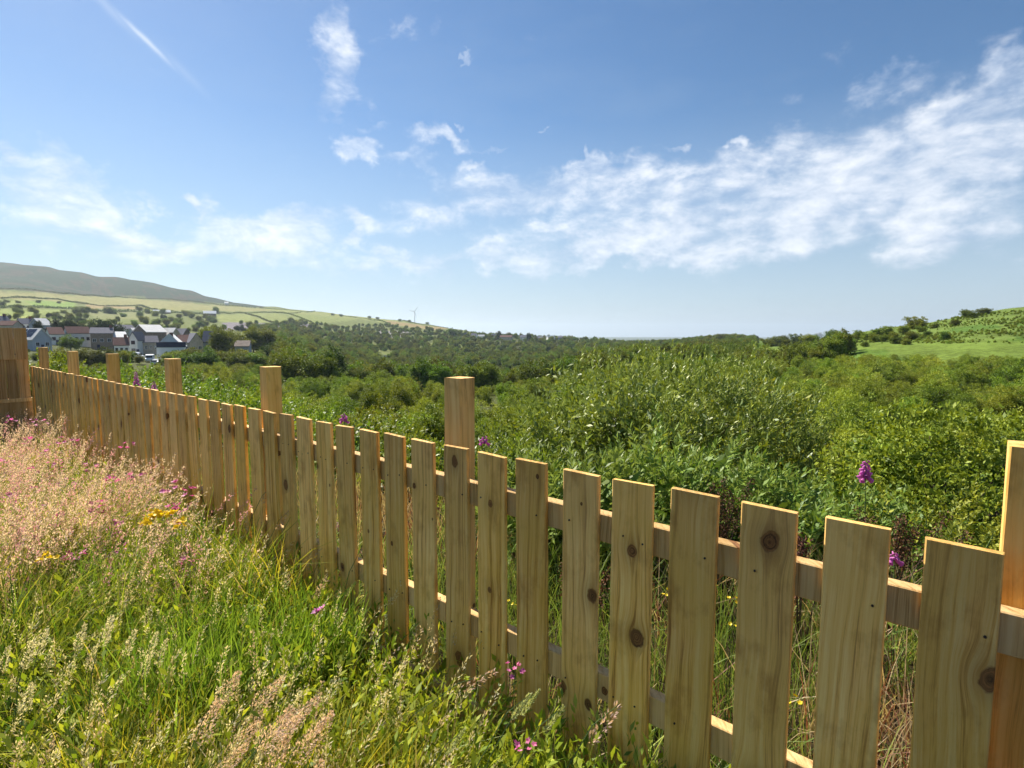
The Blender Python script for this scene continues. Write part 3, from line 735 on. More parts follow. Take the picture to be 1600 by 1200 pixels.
s_post0 = fence_at_px(717, PT + RT + .05, 650)
posts_s = [fence_at_px(1616, PT + RT + .05, 850)] + [s_post0 + L_BAY*j for j in range(0, 7)]
rail_long = {}
def rail_mesh(ln, hh, th, mat):
    b = MB(); e = .003
    b.prism([(-th/2+e, 0), (th/2-e, 0), (th/2, e), (th/2, hh-e), (th/2-e, hh), (-th/2+e, hh), (-th/2, hh-e), (-th/2, e)], 'x', -ln/2, ln/2)
    return b.mesh('rail', mat)
rm = rail_mesh(L_BAY - .004, RH, RT, RAILW)
rg = rail_mesh(L_BAY - .004, .21, .03, RAILW)
ends = [posts_s[0] - L_BAY] + posts_s
for j in range(len(ends) - 1):
    a, b_ = ends[j], ends[j+1]
    if a > S_END: break
    ln = min(b_, S_END) - a
    sc_x = (ln - .004)/(L_BAY - .004)
    for zt in (Z_UP, Z_LO):
        o = on_fence('rail', rm, a + ln/2, PT + RT/2 + .001, zt - RH + R.uniform(-.002, .002)); o.scale.x = sc_x
    o = on_fence('gravel_board', rg, a + ln/2, -.010, Z_BT - .21 + R.uniform(-.004, .004)); o.scale.x = sc_x
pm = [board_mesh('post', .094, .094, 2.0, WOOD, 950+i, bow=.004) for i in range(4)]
Z_POST = EYE - .084/.193*H_TOP
PT_Z = [.1007, .0775, .085, .0846, .084, .0875, .079, .08]
for j, sp_ in enumerate(posts_s):
    if sp_ > S_END - .1: break
    zt = EYE - PT_Z[j]/.193*H_TOP*(1.0) 
    on_fence('post', pm[j % 4], sp_, PT + RT + .003 + .047, zt - 2.0, R.uniform(-.02, .02), R.uniform(-.004, .004))
# ---- the tall close-board panel closing the far end (square to the picket fence)
pan = thing('board_fence_panel', 'tall brown vertical board fence panel closing the far end of the pickets', 'fence', fpt(S_END + .03, 0, 0), math.atan2(-FN.y, -FN.x))
zt = EYE + .088; zmid = EYE - 38/843.6*fpt(S_END, 0, 0).y; zlow = EYE - 100/843.6*fpt(S_END, 0, 0).y
bw = .125
bl = board_mesh('board', bw-.003, .016, zmid - zlow, WOOD2, 970, bow=.001); bu = board_mesh('board', bw+.02, .018, zt - zmid + .012, WOOD2, 971, bow=.001)
for j in range(26):
    obj('board', bl, pan, (j*bw + .045, 0, zlow), (0, 0, R.uniform(-.03, .03)))
for j in range(22):
    obj('board', bu, pan, (j*(bw+.023) + .055, .022, zmid - .012), (0, 0, R.uniform(-.02, .02)))
b = MB(); b.box(-.03, 3.3, -.03, .045, zlow - .05, zlow + .0); b.build('rail', RAILW, pan)
b = MB(); b.box(-.03, 3.3, -.02, .02, -.1, zlow - .052); b.build('gravel_board', WOOD2, pan)
b = MB(); b.box(-.03, 3.3, -.08, -.034, zt - .25, zt - .16); b.build('rail', RAILW, pan)
obj('post', pm[1], pan, (.02, -.14, zt - 2.0 - .02))
for c in pan.children: pass

# ------------------------------------------------------------------ shrubs straight behind the fence
def fan(seed, n, cx, cy, z0, rx, ry, h, top_bias=.3):
    """shoot bases and directions over a dome"""
    g = rs_(seed); d = unit(g.normal(size=(n, 3)) + (0, 0, top_bias)); d[:, 2] = np.abs(d[:, 2])
    rr = g.uniform(.72, 1.0, n)**.5 * g.uniform(.8, 1.0, n)
    lump = 1 + .16*np.sin(d[:, 0]*7 + seed) + .12*np.cos(d[:, 1]*9 + d[:, 2]*5)
    B = np.stack([cx + d[:, 0]*rx*rr*lump, cy + d[:, 1]*ry*rr*lump, z0 + d[:, 2]*h*rr*lump], 1)
    return B, d
# the big willow
wx, wy = 2.3, 8.0; wz = H(wx, wy)
wtop = EYE - .16
wil = thing('willow_bush', 'large bushy willow with upright leafy shoots rising behind the fence', 'bush', (wx, wy, wz))
B, d = fan(21, 150, 0, 0, (wtop - wz)*.34, 2.05, 1.7, (wtop - wz)*.58, .15)
gw = rs_(26); rp = np.repeat(np.arange(150), 9); B = B[rp] + gw.normal(size=(len(rp), 3))*(.10, .10, .09); d = d[rp] + gw.normal(size=(len(rp), 3))*.22
wisp = np.array([pix(px_, 592 + gw.uniform(-14, 16), 8.0 + gw.uniform(-.5, .5)) for px_ in np.linspace(915, 1200, 17)]) - np.array((wx, wy, wz))
rp = np.repeat(np.arange(17), 8); B = np.concatenate([B, wisp[rp] + gw.normal(size=(len(rp), 3))*(.09, .09, .07)]); d = np.concatenate([d, gw.normal(size=(len(rp), 3))*.2 + (0, 0, .6)])
dirs = d*(.55, .55, .3) + np.array((.10, 0, .95)); ln = rs_(22).uniform(.18, .52, len(B))
kp = B[:, 2] + ln*.95 < (wtop - wz) + gw.uniform(-.25, .10, len(B)); B, dirs, ln = B[kp], dirs[kp], ln[kp]
obj('shoots', shoots_mesh('willow_shoots', B, dirs, ln, 26, .085, .022, L_WILLOW, 23, .8), wil)
cm = crown_mesh('willow_inner', dome_lobes(24, 20, 2.1, (wtop - wz)*.96), 480, 46, .085, .026, L_WILLOW, 25, sig=.14, inner=.10)
obj('crown', cm, wil)
segs = []
for j in range(16):
    a = R.uniform(0, 6.28); e = R.uniform(.4, 1.7); zz = (wtop - wz)
    segs.append(([(0.1*math.cos(a), .1*math.sin(a), -.2), (e*.5*math.cos(a), e*.5*math.sin(a), zz*.45), (e*.9*math.cos(a), e*.9*math.sin(a), zz*.66)], [.05, .03, .006]))
obj('stems', stems_mesh('willow_stems', segs, BARK), wil)
# lighter lance-leaved shrubs in front of it
def lance(px, d_, topy, rx, ry, seed, label, n=150, L=.105, W=.030, mat=None):
    pp = pix(px, topy, d_); X, top = pp.x, pp.z; z0 = H(X, d_); hh = top - z0
    e = thing('leafy_shrub', label, 'shrub', (X, d_, z0))
    B, dd_ = fan(seed, n, 0, 0, hh*.25, rx, ry, hh*.52, .2)
    obj('shoots', shoots_mesh('shrub_shoots', B, dd_*(.7, .7, .4) + np.array((.05, 0, .7)), rs_(seed+1).uniform(.25, .5, n)*min(1, hh/1.2), 20, L, W, mat or L_BUDD, seed+2, 1.0, .1), e)
    obj('crown', crown_mesh('shrub_inner', dome_lobes(seed+3, 9, rx*.95, hh*.72), 110, 22, L*.9, W, mat or L_BUDD, seed+4, sig=.09, inner=.14, zmin=.02), e)
    sg = []
    for j in range(9):
        a = R.uniform(0, 6.28); q_ = R.uniform(.2, .8)*rx
        sg.append(([(.05*math.cos(a), .05*math.sin(a), -.1), (q_*.6*math.cos(a), q_*.6*math.sin(a), hh*.4), (q_*math.cos(a), q_*math.sin(a), hh*.75)], [.016, .011, .004]))
    obj('stems', stems_mesh('shrub_stems', sg, STEM), e)
    return e
lance(905, 4.3, 700, .75, .6, 31, 'pale green lance-leaved shrub in front of the willow, above the middle pickets')
lance(1060, 4.6, 672, .85, .6, 41, 'tall pale green lance-leaved shrub at the foot of the big willow')
lance(1215, 4.2, 738, .60, .5, 51, 'grey green lance-leaved shrub between willow and brown dock heads')
lance(800, 5.4, 668, .75, .6, 61, 'bright green leafy shrub just right of the tall middle post', L=.08, W=.026, mat=L_BRAM)
lance(1330, 4.6, 745, .65, .5, 71, 'dark green leafy shrub beneath the tall foxglove spike', L=.07, W=.03)
lance(1490, 4.2, 775, .85, .6, 81, 'small-leaved green shrub beside the dock heads and end post', n=190, L=.055, W=.022, mat=L_SCRUB)
for k_, (px, d_, ty, rx, lab) in enumerate([
    (560, 7.0, 655, .9, 'low bramble clump under the small foxglove head'), (470, 8.5, 640, 1.1, 'bramble bush right of the third tall post from the board panel'),
    (330, 10.0, 590, 1.5, 'leafy bramble bush with bright tips between two tall posts'), (215, 11.0, 570, 1.6, 'bright leafy bramble mound behind the pale foxgloves'),
    (120, 12.0, 566, 1.4, 'bright bramble mound behind the last low posts'), (65, 12.0, 545, 1.1, 'bright leafy bush beside the tall board panel'),
    (660, 6.4, 690, .8, 'reddish bramble growth peeping over the pickets left of the tall post')]):
    lance(px, d_, ty, rx, rx*.8, 800+10*k_, lab, n=170, L=.075, W=.042, mat=L_BRAM)
# ------------------------------------------------------------------ meadow grass
def blades(name, P, h, lean, wid, col, mat, kind=None):
    """curved three-segment blades. P (n,3), h (n,), lean (n,2), wid (n,), col (n,3)"""
    n = len(P); tt = np.array([0, .42, .78, 1.0]); ww = np.array([1.0, .9, .55, .06])
    side = np.stack([-lean[:, 1], lean[:, 0], np.zeros(n)], 1); g_ = rs_(n)
    rnd = g_.normal(size=(n, 3))*(1, 1, 0); side = unit(side*.2 + rnd)
    ctr = P[:, None, :] + np.stack([lean[:, 0:1]*h[:, None]*tt**2, lean[:, 1:2]*h[:, None]*tt**2, h[:, None]*(tt - .22*tt**2*np.hypot(lean[:, 0:1], lean[:, 1:2]))], -1)
    off = side[:, None, :]*(wid[:, None]*ww*.5)[..., None]
    V = np.stack([ctr - off, ctr + off], 2).reshape(-1, 3)
    b = (np.arange(n)*8)[:, None, None]; q = np.array([[0, 1, 3, 2], [2, 3, 5, 4], [4, 5, 7, 6]])[None]
    F = (b + q).reshape(-1, 4)
    return mesh_np(name, V, F, mat, {'col': np.repeat(col, 8, 0)})
def heads(P, tip, h, n_sp, ln, rad, L, W, col, g, dense=1.0):
    """spikelets round the upper part of each stem: P base, tip, fraction ln of length"""
    m = len(P); i = np.repeat(np.arange(m), n_sp); u = g.random(len(i))
    ax = unit(tip - P)[i]; pos = tip[i] - ax*((1 - u)*ln*h[i])[:, None]
    rr = unit(np.cross(ax, g.normal(size=(len(i), 3))))
    env = (1 - u*.82)*np.minimum(1, u*5 + .35)
    out = rr*(rad*env*g.uniform(.3, 1, len(i)))[:, None]
    D = unit(ax*.9 + rr*.55 + g.normal(size=(len(i), 3))*.2)
    V, F = leaf_quads(pos + out, D, unit(g.normal(size=(len(i), 3))), L*g.uniform(.7, 1.3, len(i)), W*np.ones(len(i)))
    c = col[i]*g.uniform(.8, 1.2, (len(i), 1))
    return V, F, np.repeat(c, 4, 0)
g = rs_(77)
def sample_garden(n, near=0.9, dmax=11.5, pw=1.6):
    """random points of the meadow on the camera side that can matter for the view"""
    out_ = []
    while len(out_) < n:
        d_ = near + (dmax - near)*g.random(n*3)**pw; t_ = g.uniform(-1.08, .62, n*3)
        X, Y = t_*d_, d_
        ok = (fq(X, Y) < -.05) & (((X - FO.x)*FD.x + (Y - FO.y)*FD.y) < S_END - .02)
        # keep a body's width round the camera clear
        ok &= np.hypot(X, Y) > .8
        out_ += list(zip(X[ok], Y[ok]))
    a = np.array(out_[:n]); return np.concatenate([a, np.zeros((n, 1))], 1)
def mixc(a, b, t): return np.array(a)*(1 - t[:, None]) + np.array(b)*t[:, None]
P = sample_garden(82000)
P = P[(vnoise(P[:, 0]*3.1, P[:, 1]*3.1, 31) + .6*vnoise(P[:, 0]*8, P[:, 1]*8, 32) + .35*g.random(len(P))) > .86 + .22*np.exp(-((P[:, 1] - 1.6)/.9)**2)]
P[:, 2] = Hn(P[:, 0], P[:, 1]) - .01
u = g.random(len(P)); patch = vnoise(P[:, 0]*1.4, P[:, 1]*1.4, 9)
dist = np.hypot(P[:, 0], P[:, 1]); qf = -fq(P[:, 0], P[:, 1])
hh = (.16 + .36*g.random(len(P))**1.6)*(.5 + 1.0*patch)*np.clip(.55 + .5*dist/2.2, .55, 1.15)
hh *= np.where(qf < .45, 1.0, 1.0)
leanv = np.stack([g.normal(.10, .48, len(P)), g.normal(0, .45, len(P))], 1)
col = mixc((.065, .150, .012), (.48, .52, .060), u**1.3); yel = vnoise(P[:, 0]*2.3 + 9, P[:, 1]*2.3, 4)
col = np.where((yel > .62)[:, None], col*(1.5, 1.15, 1.0), col)
dry = g.random(len(P)) < .13; col[dry] = mixc((.34, .25, .10), (.48, .38, .18), g.random(dry.sum()))
tag(obj('meadow_grass', blades('meadow_grass', P, hh, leanv, g.uniform(.003, .0085, len(P)), col, GRASS)), 'long green meadow grass growing in front of the pickets', 'grass', kind='stuff')
# broad bright blades, lusher patch left of the pickets
ctr = np.array([at_z(210, 960, .1)[:2], at_z(150, 930, .1)[:2], at_z(350, 1040, .1)[:2], at_z(290, 1150, .1)[:2], at_z(480, 1080, .1)[:2], at_z(120, 860, .1)[:2]])
k_ = g.integers(0, len(ctr), 3600); Q = ctr[k_] + g.normal(size=(3600, 2))*np.array([.26, .24, .2, .12, .14, .3])[k_][:, None]
Q = Q[(-fq(Q[:, 0], Q[:, 1]) > .08)]
Pq = np.concatenate([Q, Hn(Q[:, 0], Q[:, 1])[:, None]], 1); n_ = len(Pq)
tag(obj('lush_grass', blades('lush_grass', Pq, g.uniform(.28, .60, n_), g.normal(0, .22, (n_, 2)) + (.08, 0), g.uniform(.005, .011, n_), mixc((.10, .20, .018), (.28, .40, .05), g.random(n_)), GRASS)), 'lush bright green grass tufts in the middle of the meadow', 'grass', kind='stuff')
nh = 3600; Bh = sample_garden(nh, .9, 6.5, 1.3); Bh[:, 2] = Hn(Bh[:, 0], Bh[:, 1])
tag(obj('meadow_herbs', shoots_mesh('meadow_herbs', Bh, g.normal(size=(nh, 3))*(.4, .4, 0) + (.1, 0, 1), g.uniform(.16, .52, nh), 13, .072, .024, L_HERB, 89, 1.05)), 'leafy herbs scattered through the long meadow grass', 'herbs', kind='stuff')
# leafy weeds close to the fence foot
S_ = -.5 + 6.5*g.random(1500)**1.8; Qo = -.03 - .7*g.random(1500)**1.3
Bp = np.array([fpt(s_, q_, 0) for s_, q_ in zip(S_, Qo)]); Bp[:, 2] = Hn(Bp[:, 0], Bp[:, 1])
me = shoots_mesh('weeds', Bp, g.normal(size=(1500, 3))*(.35, .35, 0) + (0, 0, 1), g.uniform(.15, .50, 1500), 15, .050, .017, L_HERB, 88, 1.1)
tag(obj('leafy_weeds', me), 'low leafy weeds crowding the foot of the pickets', 'weeds', kind='stuff')
# feathery seed heads: pink haze at the far left, cream nearer
def plumes(name, pts_, hrange, cols, n_sp, rad, ln, L, W, label, leanx=.25):
    n = len(pts_); h = g.uniform(*hrange, n); lean = np.stack([g.normal(leanx, .16, n), g.normal(0, .16, n)], 1)
    Pb = np.concatenate([pts_, Hn(pts_[:, 0], pts_[:, 1])[:, None]], 1)
    tip = Pb + np.stack([lean[:, 0]*h, lean[:, 1]*h, h*(1 - .22*np.hypot(lean[:, 0], lean[:, 1]))], 1)
    mid = Pb + np.stack([lean[:, 0]*h*.35, lean[:, 1]*h*.35, h*.58], 1)
    c = mixc(cols[0], cols[1], g.random(n)); c = np.where((g.random(n) < .25)[:, None], np.array(cols[2])*g.uniform(.8, 1.1, (n, 1)), c)
    V, F, cc = heads(mid, tip, h, n_sp, ln, rad, L, W, c, g)
    tag(obj(name, mesh_np(name, V, F, PLUME, {'col': cc})), label, 'grass', kind='stuff')
    sc2 = mixc((.30, .27, .10), (.42, .36, .16), g.random(n))
    tag(obj('grass_stalks', blades('grass_stalks', Pb, h, lean, np.full(n, .0028), sc2, GRASS)), 'thin stalks carrying the seed heads of ' + name.replace('_', ' '), 'grass', kind='stuff')
a = sample_garden(9000, 2.2, 11.0, 1.3)[:, :2]
pxa = CX + F_PX*a[:, 0]/a[:, 1]
keep = (pxa < 250 + g.normal(0, 40, len(a))) & (a[:, 1] > 2.6) & (g.random(len(a)) < np.clip(1.15 - (pxa/420), .15, 1)*.62*np.clip(2.4*(vnoise(a[:, 0]*1.7, a[:, 1]*1.7, 41) - .22), .08, 1))
plumes('pink_seed_haze', a[keep], (.38, .84), ((.62, .43, .40), (.76, .61, .52), (.62, .30, .42)), 30, .024, .30, .016, .0055, 'soft pinkish feathery seed heads hazing over the far meadow')
print('pink plumes', keep.sum())
a = sample_garden(2200, 1.2, 5.0, 1.2)[:, :2]; keep = (CX + F_PX*a[:, 0]/a[:, 1] < 720) & (g.random(len(a)) < .26)
plumes('cream_seed_haze', a[keep], (.34, .62), ((.60, .52, .32), (.72, .66, .46), (.55, .42, .30)), 36, .016, .24, .012, .0045, 'cream coloured seed heads sprinkled through the near grass', .18)
# grass and dry growth on the valley side, seen between the pickets
n = 20000; s_ = -1.6 + 9.5*g.random(n)**1.5; q_ = .10 + 3.4*g.random(n)**1.3
Pv = np.array([FO.x, FO.y])[None] + np.outer(s_, (FD.x, FD.y)) + np.outer(q_, (FN.x, FN.y)); Pv = np.concatenate([Pv, Hn(Pv[:, 0], Pv[:, 1])[:, None]], 1)
cv = mixc((.09, .17, .025), (.26, .31, .06), g.random(n)); dry = vnoise(Pv[:, 0]*2.2, Pv[:, 1]*2.2, 12) + g.normal(0, .12, n) > .60
cv[dry] = mixc((.36, .24, .12), (.55, .44, .25), g.random(dry.sum())); red = dry & (g.random(n) < .3); cv[red] = (.24, .09, .055)
tag(obj('verge_grass', blades('verge_grass', Pv, g.uniform(.22, .62, n)*(1 - .35*(q_ < .4)), g.normal(0, .4, (n, 2)), g.uniform(.003, .008, n), cv, GRASS)), 'mixed green and dry brown grass on the valley side of the fence', 'grass', kind='stuff')

# ---- single plants that stand out
def plume_thing(px, py, d_, hgt, kind, label, group, seed, lean=.3):
    """one large seed head whose tip shows at the given pixel"""
    gg = rs_(seed); tipw = pix(px, py, d_)
    h = max(.16, min(hgt, tipw.z)); tipw.z = max(tipw.z, .2)
    base = Vector((tipw.x - lean*tipw.z, tipw.y + .02, 0)); base.z = H(base.x, base.y)
    e = thing('seed_grass', label, 'grass', base, 0, group)
    t_ = tipw - base; pts_ = [Vector((t_.x*u*u, t_.y*u*u, t_.z*(1 - (1-u)**1.35))) for u in (0, .3, .6, .85, 1)]
    b = MB(); b.tube(pts_, [.0022, .002, .0017, .0013, .0008], 5); b.build('stalk', STEM, e)
    P0 = np.array([pts_[2]]); T0 = np.array([pts_[4]])
    spec = {'tan': (((.66, .47, .37), 360, .036, .15, .0085, .0036)), 'cream': ((.66, .60, .42), 170, .020, .12, .010, .0035), 'spike': ((.42, .45, .20), 160, .006, .09, .009, .0035), 'loose': ((.56, .38, .30), 60, .020, .13, .014, .0048)}[kind]
    c0, ns, rad, hl, L, W = spec
    seg = (pts_[4] - pts_[2]).length
    V, F, cc = heads(P0, T0, np.array([1.0]), ns, hl, rad, L, W, np.array([c0]), gg)
    obj('seed_head', mesh_np('seed_head', V, F, PLUME, {'col': cc}), e)
    return e
k = 0
for (px, py) in [(525, 1098), (490, 1095), (450, 1110), (470, 1130), (430, 1135), (510, 1130), (410, 1160), (455, 1165), (500, 1160), (395, 1185), (440, 1190), (480, 1185), (520, 1115), (380, 1170), (440, 1065), (370, 1050), (400, 1140), (345, 1095), (505, 1185), (420, 1110)]:
    plume_thing(px + R.uniform(-6, 6), py + R.uniform(-14, 10), R.uniform(1.3, 1.95), .5, 'tan', 'dense tan feathery grass plume in the clump at the near meadow edge', 'tan grass plumes', 1000+k, R.uniform(.2, .6)); k += 1
for (px, py) in [(10, 1010), (50, 1000), (70, 985), (60, 1030), (130, 975), (172, 965), (155, 1010), (135, 1030), (165, 1045), (215, 985), (240, 990), (235, 1020), (100, 1050), (145, 1072), (20, 1060), (55, 1068), (105, 1085), (15, 1100), (60, 1130), (85, 1010), (265, 1000), (190, 1080), (30, 1140)]:
    plume_thing(px + R.uniform(-5, 5), py, R.uniform(1.7, 2.3), .6, 'cream', 'pale cream feathery grass head swaying in the near meadow', 'cream grass heads', 1100+k, .2); k += 1
for (px, py, d_, kd, lab) in [(968, 1100, 1.25, 'loose', 'slim pinkish grass head rising before the wide gap of the near pickets'), (772, 1050, 1.7, 'loose', 'long arching grass stalk bending across the pickets under the tall post'),
      (585, 835, 2.6, 'loose', 'tall thin grass stalk leaning in front of the middle pickets'), (510, 905, 2.5, 'loose', 'tall open grass head beside the pink pea flower'), (555, 910, 2.5, 'spike', 'slender grass spike standing before the middle pickets'),
      (828, 1085, 1.35, 'spike', 'upright green foxtail spike by the lower rail'), (842, 1080, 1.4, 'spike', 'second upright green foxtail spike beside its twin'), (880, 1105, 1.3, 'spike', 'drooping green foxtail spike in front of the pickets'),
      (726, 1140, 1.35, 'spike', 'short pale foxtail spike at the fence foot'), (425, 760, 3.2, 'loose', 'airy golden grass head in front of the narrow pickets'), (450, 800, 3.0, 'loose', 'second airy golden grass head among the narrow pickets'), (330, 800, 3.8, 'loose', 'drooping airy grass head near the yellow flowers')]:
    plume_thing(px, py, d_, .8, kd, lab, None, 1200+k, .75 if 'arching' in lab else .3); k += 1

# flowers
def petals(n, r, mat, cup=.4, seed=0, wid=.8):
    g_ = rs_(seed); a = np.linspace(0, 6.283, n, endpoint=False) + g_.uniform(0, 1)
    D = np.stack([np.cos(a), np.sin(a), np.full(n, cup)], 1); V, F = leaf_quads(np.zeros((n, 3)), D, np.tile((0, 0, 1.0), (n, 1)), np.full(n, r), np.full(n, r*wid), .1)
    return mesh_np('petals', V, F, mat, {'rnd': np.repeat(g_.random(n), 4)})
camp = petals(5, .013, PETAL_P, .35, 1); butter = petals(5, .012, PETAL_Y, .5, 2, 1.0)
def flower(px, py, d_, head, label, cat, group, sc_=1.0, stem=True, nf=3, spread=.03):
    pp = pix(px, py, d_); X, z = pp.x, pp.z; z0 = H(X, d_)
    e = thing(cat + '_plant', label, 'flower', (X - .02, d_, z0), 0, group)
    b = MB(); b.tube([(0, 0, -.02), (.004, .004, (z - z0)*.5), (.02, 0, z - z0)], [.002, .0016, .001], 5)
    b.build('stem', STEM, e)
    for i in range(nf):
        obj('blossom', head, e, (.02 + R.uniform(-spread, spread), R.uniform(-spread, spread), z - z0 + R.uniform(-spread, spread)*.7), (R.uniform(-.7, .7), R.uniform(-.7, .7), R.uniform(0, 6)), sc_)
    return e
for (px, py, d_) in [(60, 660, 6.2), (85, 690, 5.6), (20, 655, 6.5), (75, 710, 5.2), (92, 725, 5.0), (112, 692, 5.4), (52, 735, 5.0), (170, 745, 4.6), (175, 752, 4.5), (213, 742, 4.4), (10, 790, 4.2), (15, 775, 4.4), (90, 805, 3.9), (55, 768, 4.5), (150, 795, 4.0), (25, 835, 3.6), (120, 870, 3.4), (262, 762, 4.0), (290, 770, 3.9), (270, 797, 3.8), (280, 795, 3.8), (297, 870, 3.3), (180, 822, 3.8), (185, 860, 3.5), (40, 690, 5.8), (105, 755, 4.7), (5, 720, 5.2), (65, 790, 4.2), (805, 1045, 1.9), (818, 1170, 1.7), (195, 700, 5.0), (140, 730, 4.8)]:
    near_ = d_ < 2
    flower(px, py, d_*.86, camp, 'pink campion flowers on a thin stem in the hazy seed grass', 'campion', 'pink campions in the meadow', R.uniform(1.3, 2.0)*(.5 if near_ else 1), nf=R.randint(4, 9), spread=.03 if near_ else .05)
for (px, py, d_) in [(238, 808, 3.8), (240, 802, 3.8), (256, 803, 3.8), (268, 805, 3.8), (283, 816, 3.7), (275, 820, 3.7), (228, 815, 3.8), (75, 870, 3.4)]:
    flower(px, py, d_*.80, butter, 'yellow trefoil blossoms in the small patch near the fence', 'trefoil', 'yellow flowers in the meadow', 1.7, nf=8, spread=.03)
for (px, py, d_) in [(1148, 935, 2.2), (1145, 975, 2.3), (1152, 930, 2.2), (1043, 925, 2.6), (1240, 1100, 1.9), (800, 945, 2.9)]:
    flower(px, py, d_, butter, 'tiny yellow flowers showing through a gap between pickets', 'ragwort', 'yellow flowers behind the fence', 1.0, nf=3, spread=.025)
# the pink pea in front of the fence
pe = flower(499, 955, 2.35, petals(6, .026, PETAL_M, .5, 5, 1.1), 'bright magenta pea flower on a dark upright stem in the near grass', 'pea', None, 1.0, nf=4, spread=.016)
# foxgloves: a tapering spike of nodding bells
bb = MB(); nseg = 8
prof = [(.002, 0), (.006, -.006), (.0085, -.018), (.0095, -.028), (.0125, -.035)]
for (r_, z_) in prof:
    for i in range(nseg): bb.v.append((r_*math.cos(6.283*i/nseg), r_*math.sin(6.283*i/nseg), z_))
for j in range(len(prof)-1):
    for i in range(nseg): bb.f.append((j*nseg+i, j*nseg+(i+1) % nseg, (j+1)*nseg+(i+1) % nseg, (j+1)*nseg+i)); bb.m.append(0)
bell = bb.mesh('bell', PETAL_M, True)
at_ = bell.attributes.new('rnd', 'FLOAT', 'POINT'); at_.data.foreach_set('value', [min(1, .1 + .2*(v.co.z < -.03) + (v.co.z + .035)*12) for v in bell.vertices])
def foxglove(px, py, d_, spike, label, nb_=16, sc_=1.0):
    pp = pix(px, py, d_); X, z = pp.x, pp.z; z0 = H(X, d_); hh = z - z0
    e = thing('foxglove', label, 'flower', (X, d_, z0))
    b = MB(); b.tube([(.06, .02, -.05), (.03, .01, hh*.5), (0, 0, hh)], [.006, .005, .0025], 6); b.build('stem', STEM, e)
    for i in range(nb_):
        u = i/nb_; a = i*2.4; zz = hh - spike*(1 - u)*.95 ; s_ = sc_*(1.15 - .75*u)
        obj('bell', bell, e, (.009*math.cos(a), .009*math.sin(a), zz), (0, .9 - 1.9*.0, 0), s_).rotation_euler = (0.95*math.sin(a + 3.14), .95*math.cos(a + 3.14)*-1*-1, 0)
    g_ = rs_(int(px)); n = 26; a = g_.uniform(0, 6.28, n); zz = g_.uniform(.1*hh, hh - spike*1.02, n)
    Pn = np.stack([.03*(1 - zz/hh)*np.ones(n), np.zeros(n), zz], 1); D = np.stack([np.cos(a), np.sin(a), np.full(n, .5)], 1)
    V, F = leaf_quads(Pn, D, np.tile((0, 0, 1.), (n, 1)), .05*(1.3 - zz/hh), .02*np.ones(n)); obj('leaves', mesh_np('leaves', V, F, L_BUDD, {'rnd': np.repeat(g_.random(n), 4)}), e)
    return e
foxglove(1353, 718, 3.6, .13, 'tall foxglove with a purple bell spike standing right of the willow', 22, 1.25)
foxglove(537, 645, 4.6, .07, 'small purple foxglove head just above the middle pickets', 12, 1.0)
foxglove(429, 622, 5.6, .12, 'purple foxglove tucked against the right side of a tall post', 16, 1.1)
foxglove(212, 580, 8.4, .20, 'faded pink foxglove spike between two low posts', 20, 1.25)
foxglove(240, 595, 8.2, .12, 'pale pink foxglove leaning beside the faded spike', 12, 1.1)
foxglove(756, 680, 3.6, .05, 'small pinkish foxglove bud right of the tall middle post', 9, .9)
foxglove(1397, 860, 2.6, .05, 'half hidden pink foxglove bell seen between the near pickets', 7, 1.0)
foxglove(524, 815, 4.2, .06, 'magenta foxglove glimpsed through a narrow picket gap', 9, 1.0)
# dock seed heads
def dock(px, py, d_, n, spread, label):
    pp = pix(px, py, d_); X, z = pp.x, pp.z; z0 = H(X, d_); hh = z - z0
    e = thing('dock_plant', label, 'plant', (X, d_, z0)); gg = rs_(int(px*3)); b = MB(); Vs = []; Fs = []; o_ = 0
    for i in range(n):
        tx, ty = gg.normal(0, spread), gg.normal(0, spread*.5); tz = hh*gg.uniform(.86, 1.0)
        b.tube([(0, 0, -.05), (tx*.4, ty*.4, tz*.5), (tx, ty, tz)], [.005, .004, .002], 5)
        k_ = 190; u = gg.random(k_); Pp = np.stack([tx*(.55 + .45*u), ty*(.55 + .45*u), tz*(.62 + .38*u)], 1) + gg.normal(size=(k_, 3))*.017
        V, F = leaf_quads(Pp, gg.normal(size=(k_, 3)), gg.normal(size=(k_, 3)), np.full(k_, .015), np.full(k_, .012)); Vs.append(V); Fs.append(F + o_); o_ += len(V)
    b.build('stalks', BARK, e); V = np.concatenate(Vs); obj('seed_heads', mesh_np('dock_heads', V, np.concatenate(Fs), L_DOCK, {'rnd': np.repeat(gg.random(len(V)//4), 4)}), e)
dock(1120, 750, 3.4, 7, .12, 'brown dock with dark seed heads in front of the lance-leaved shrub')
dock(1258, 835, 2.8, 6, .10, 'dark brown dock seed heads left of the widest knotty picket')
dock(1395, 800, 3.2, 9, .22, 'spreading rusty dock seed heads below the tall foxglove')
dock(905, 880, 2.7, 4, .08, 'dry reddish dock stalk seen low between the pickets')
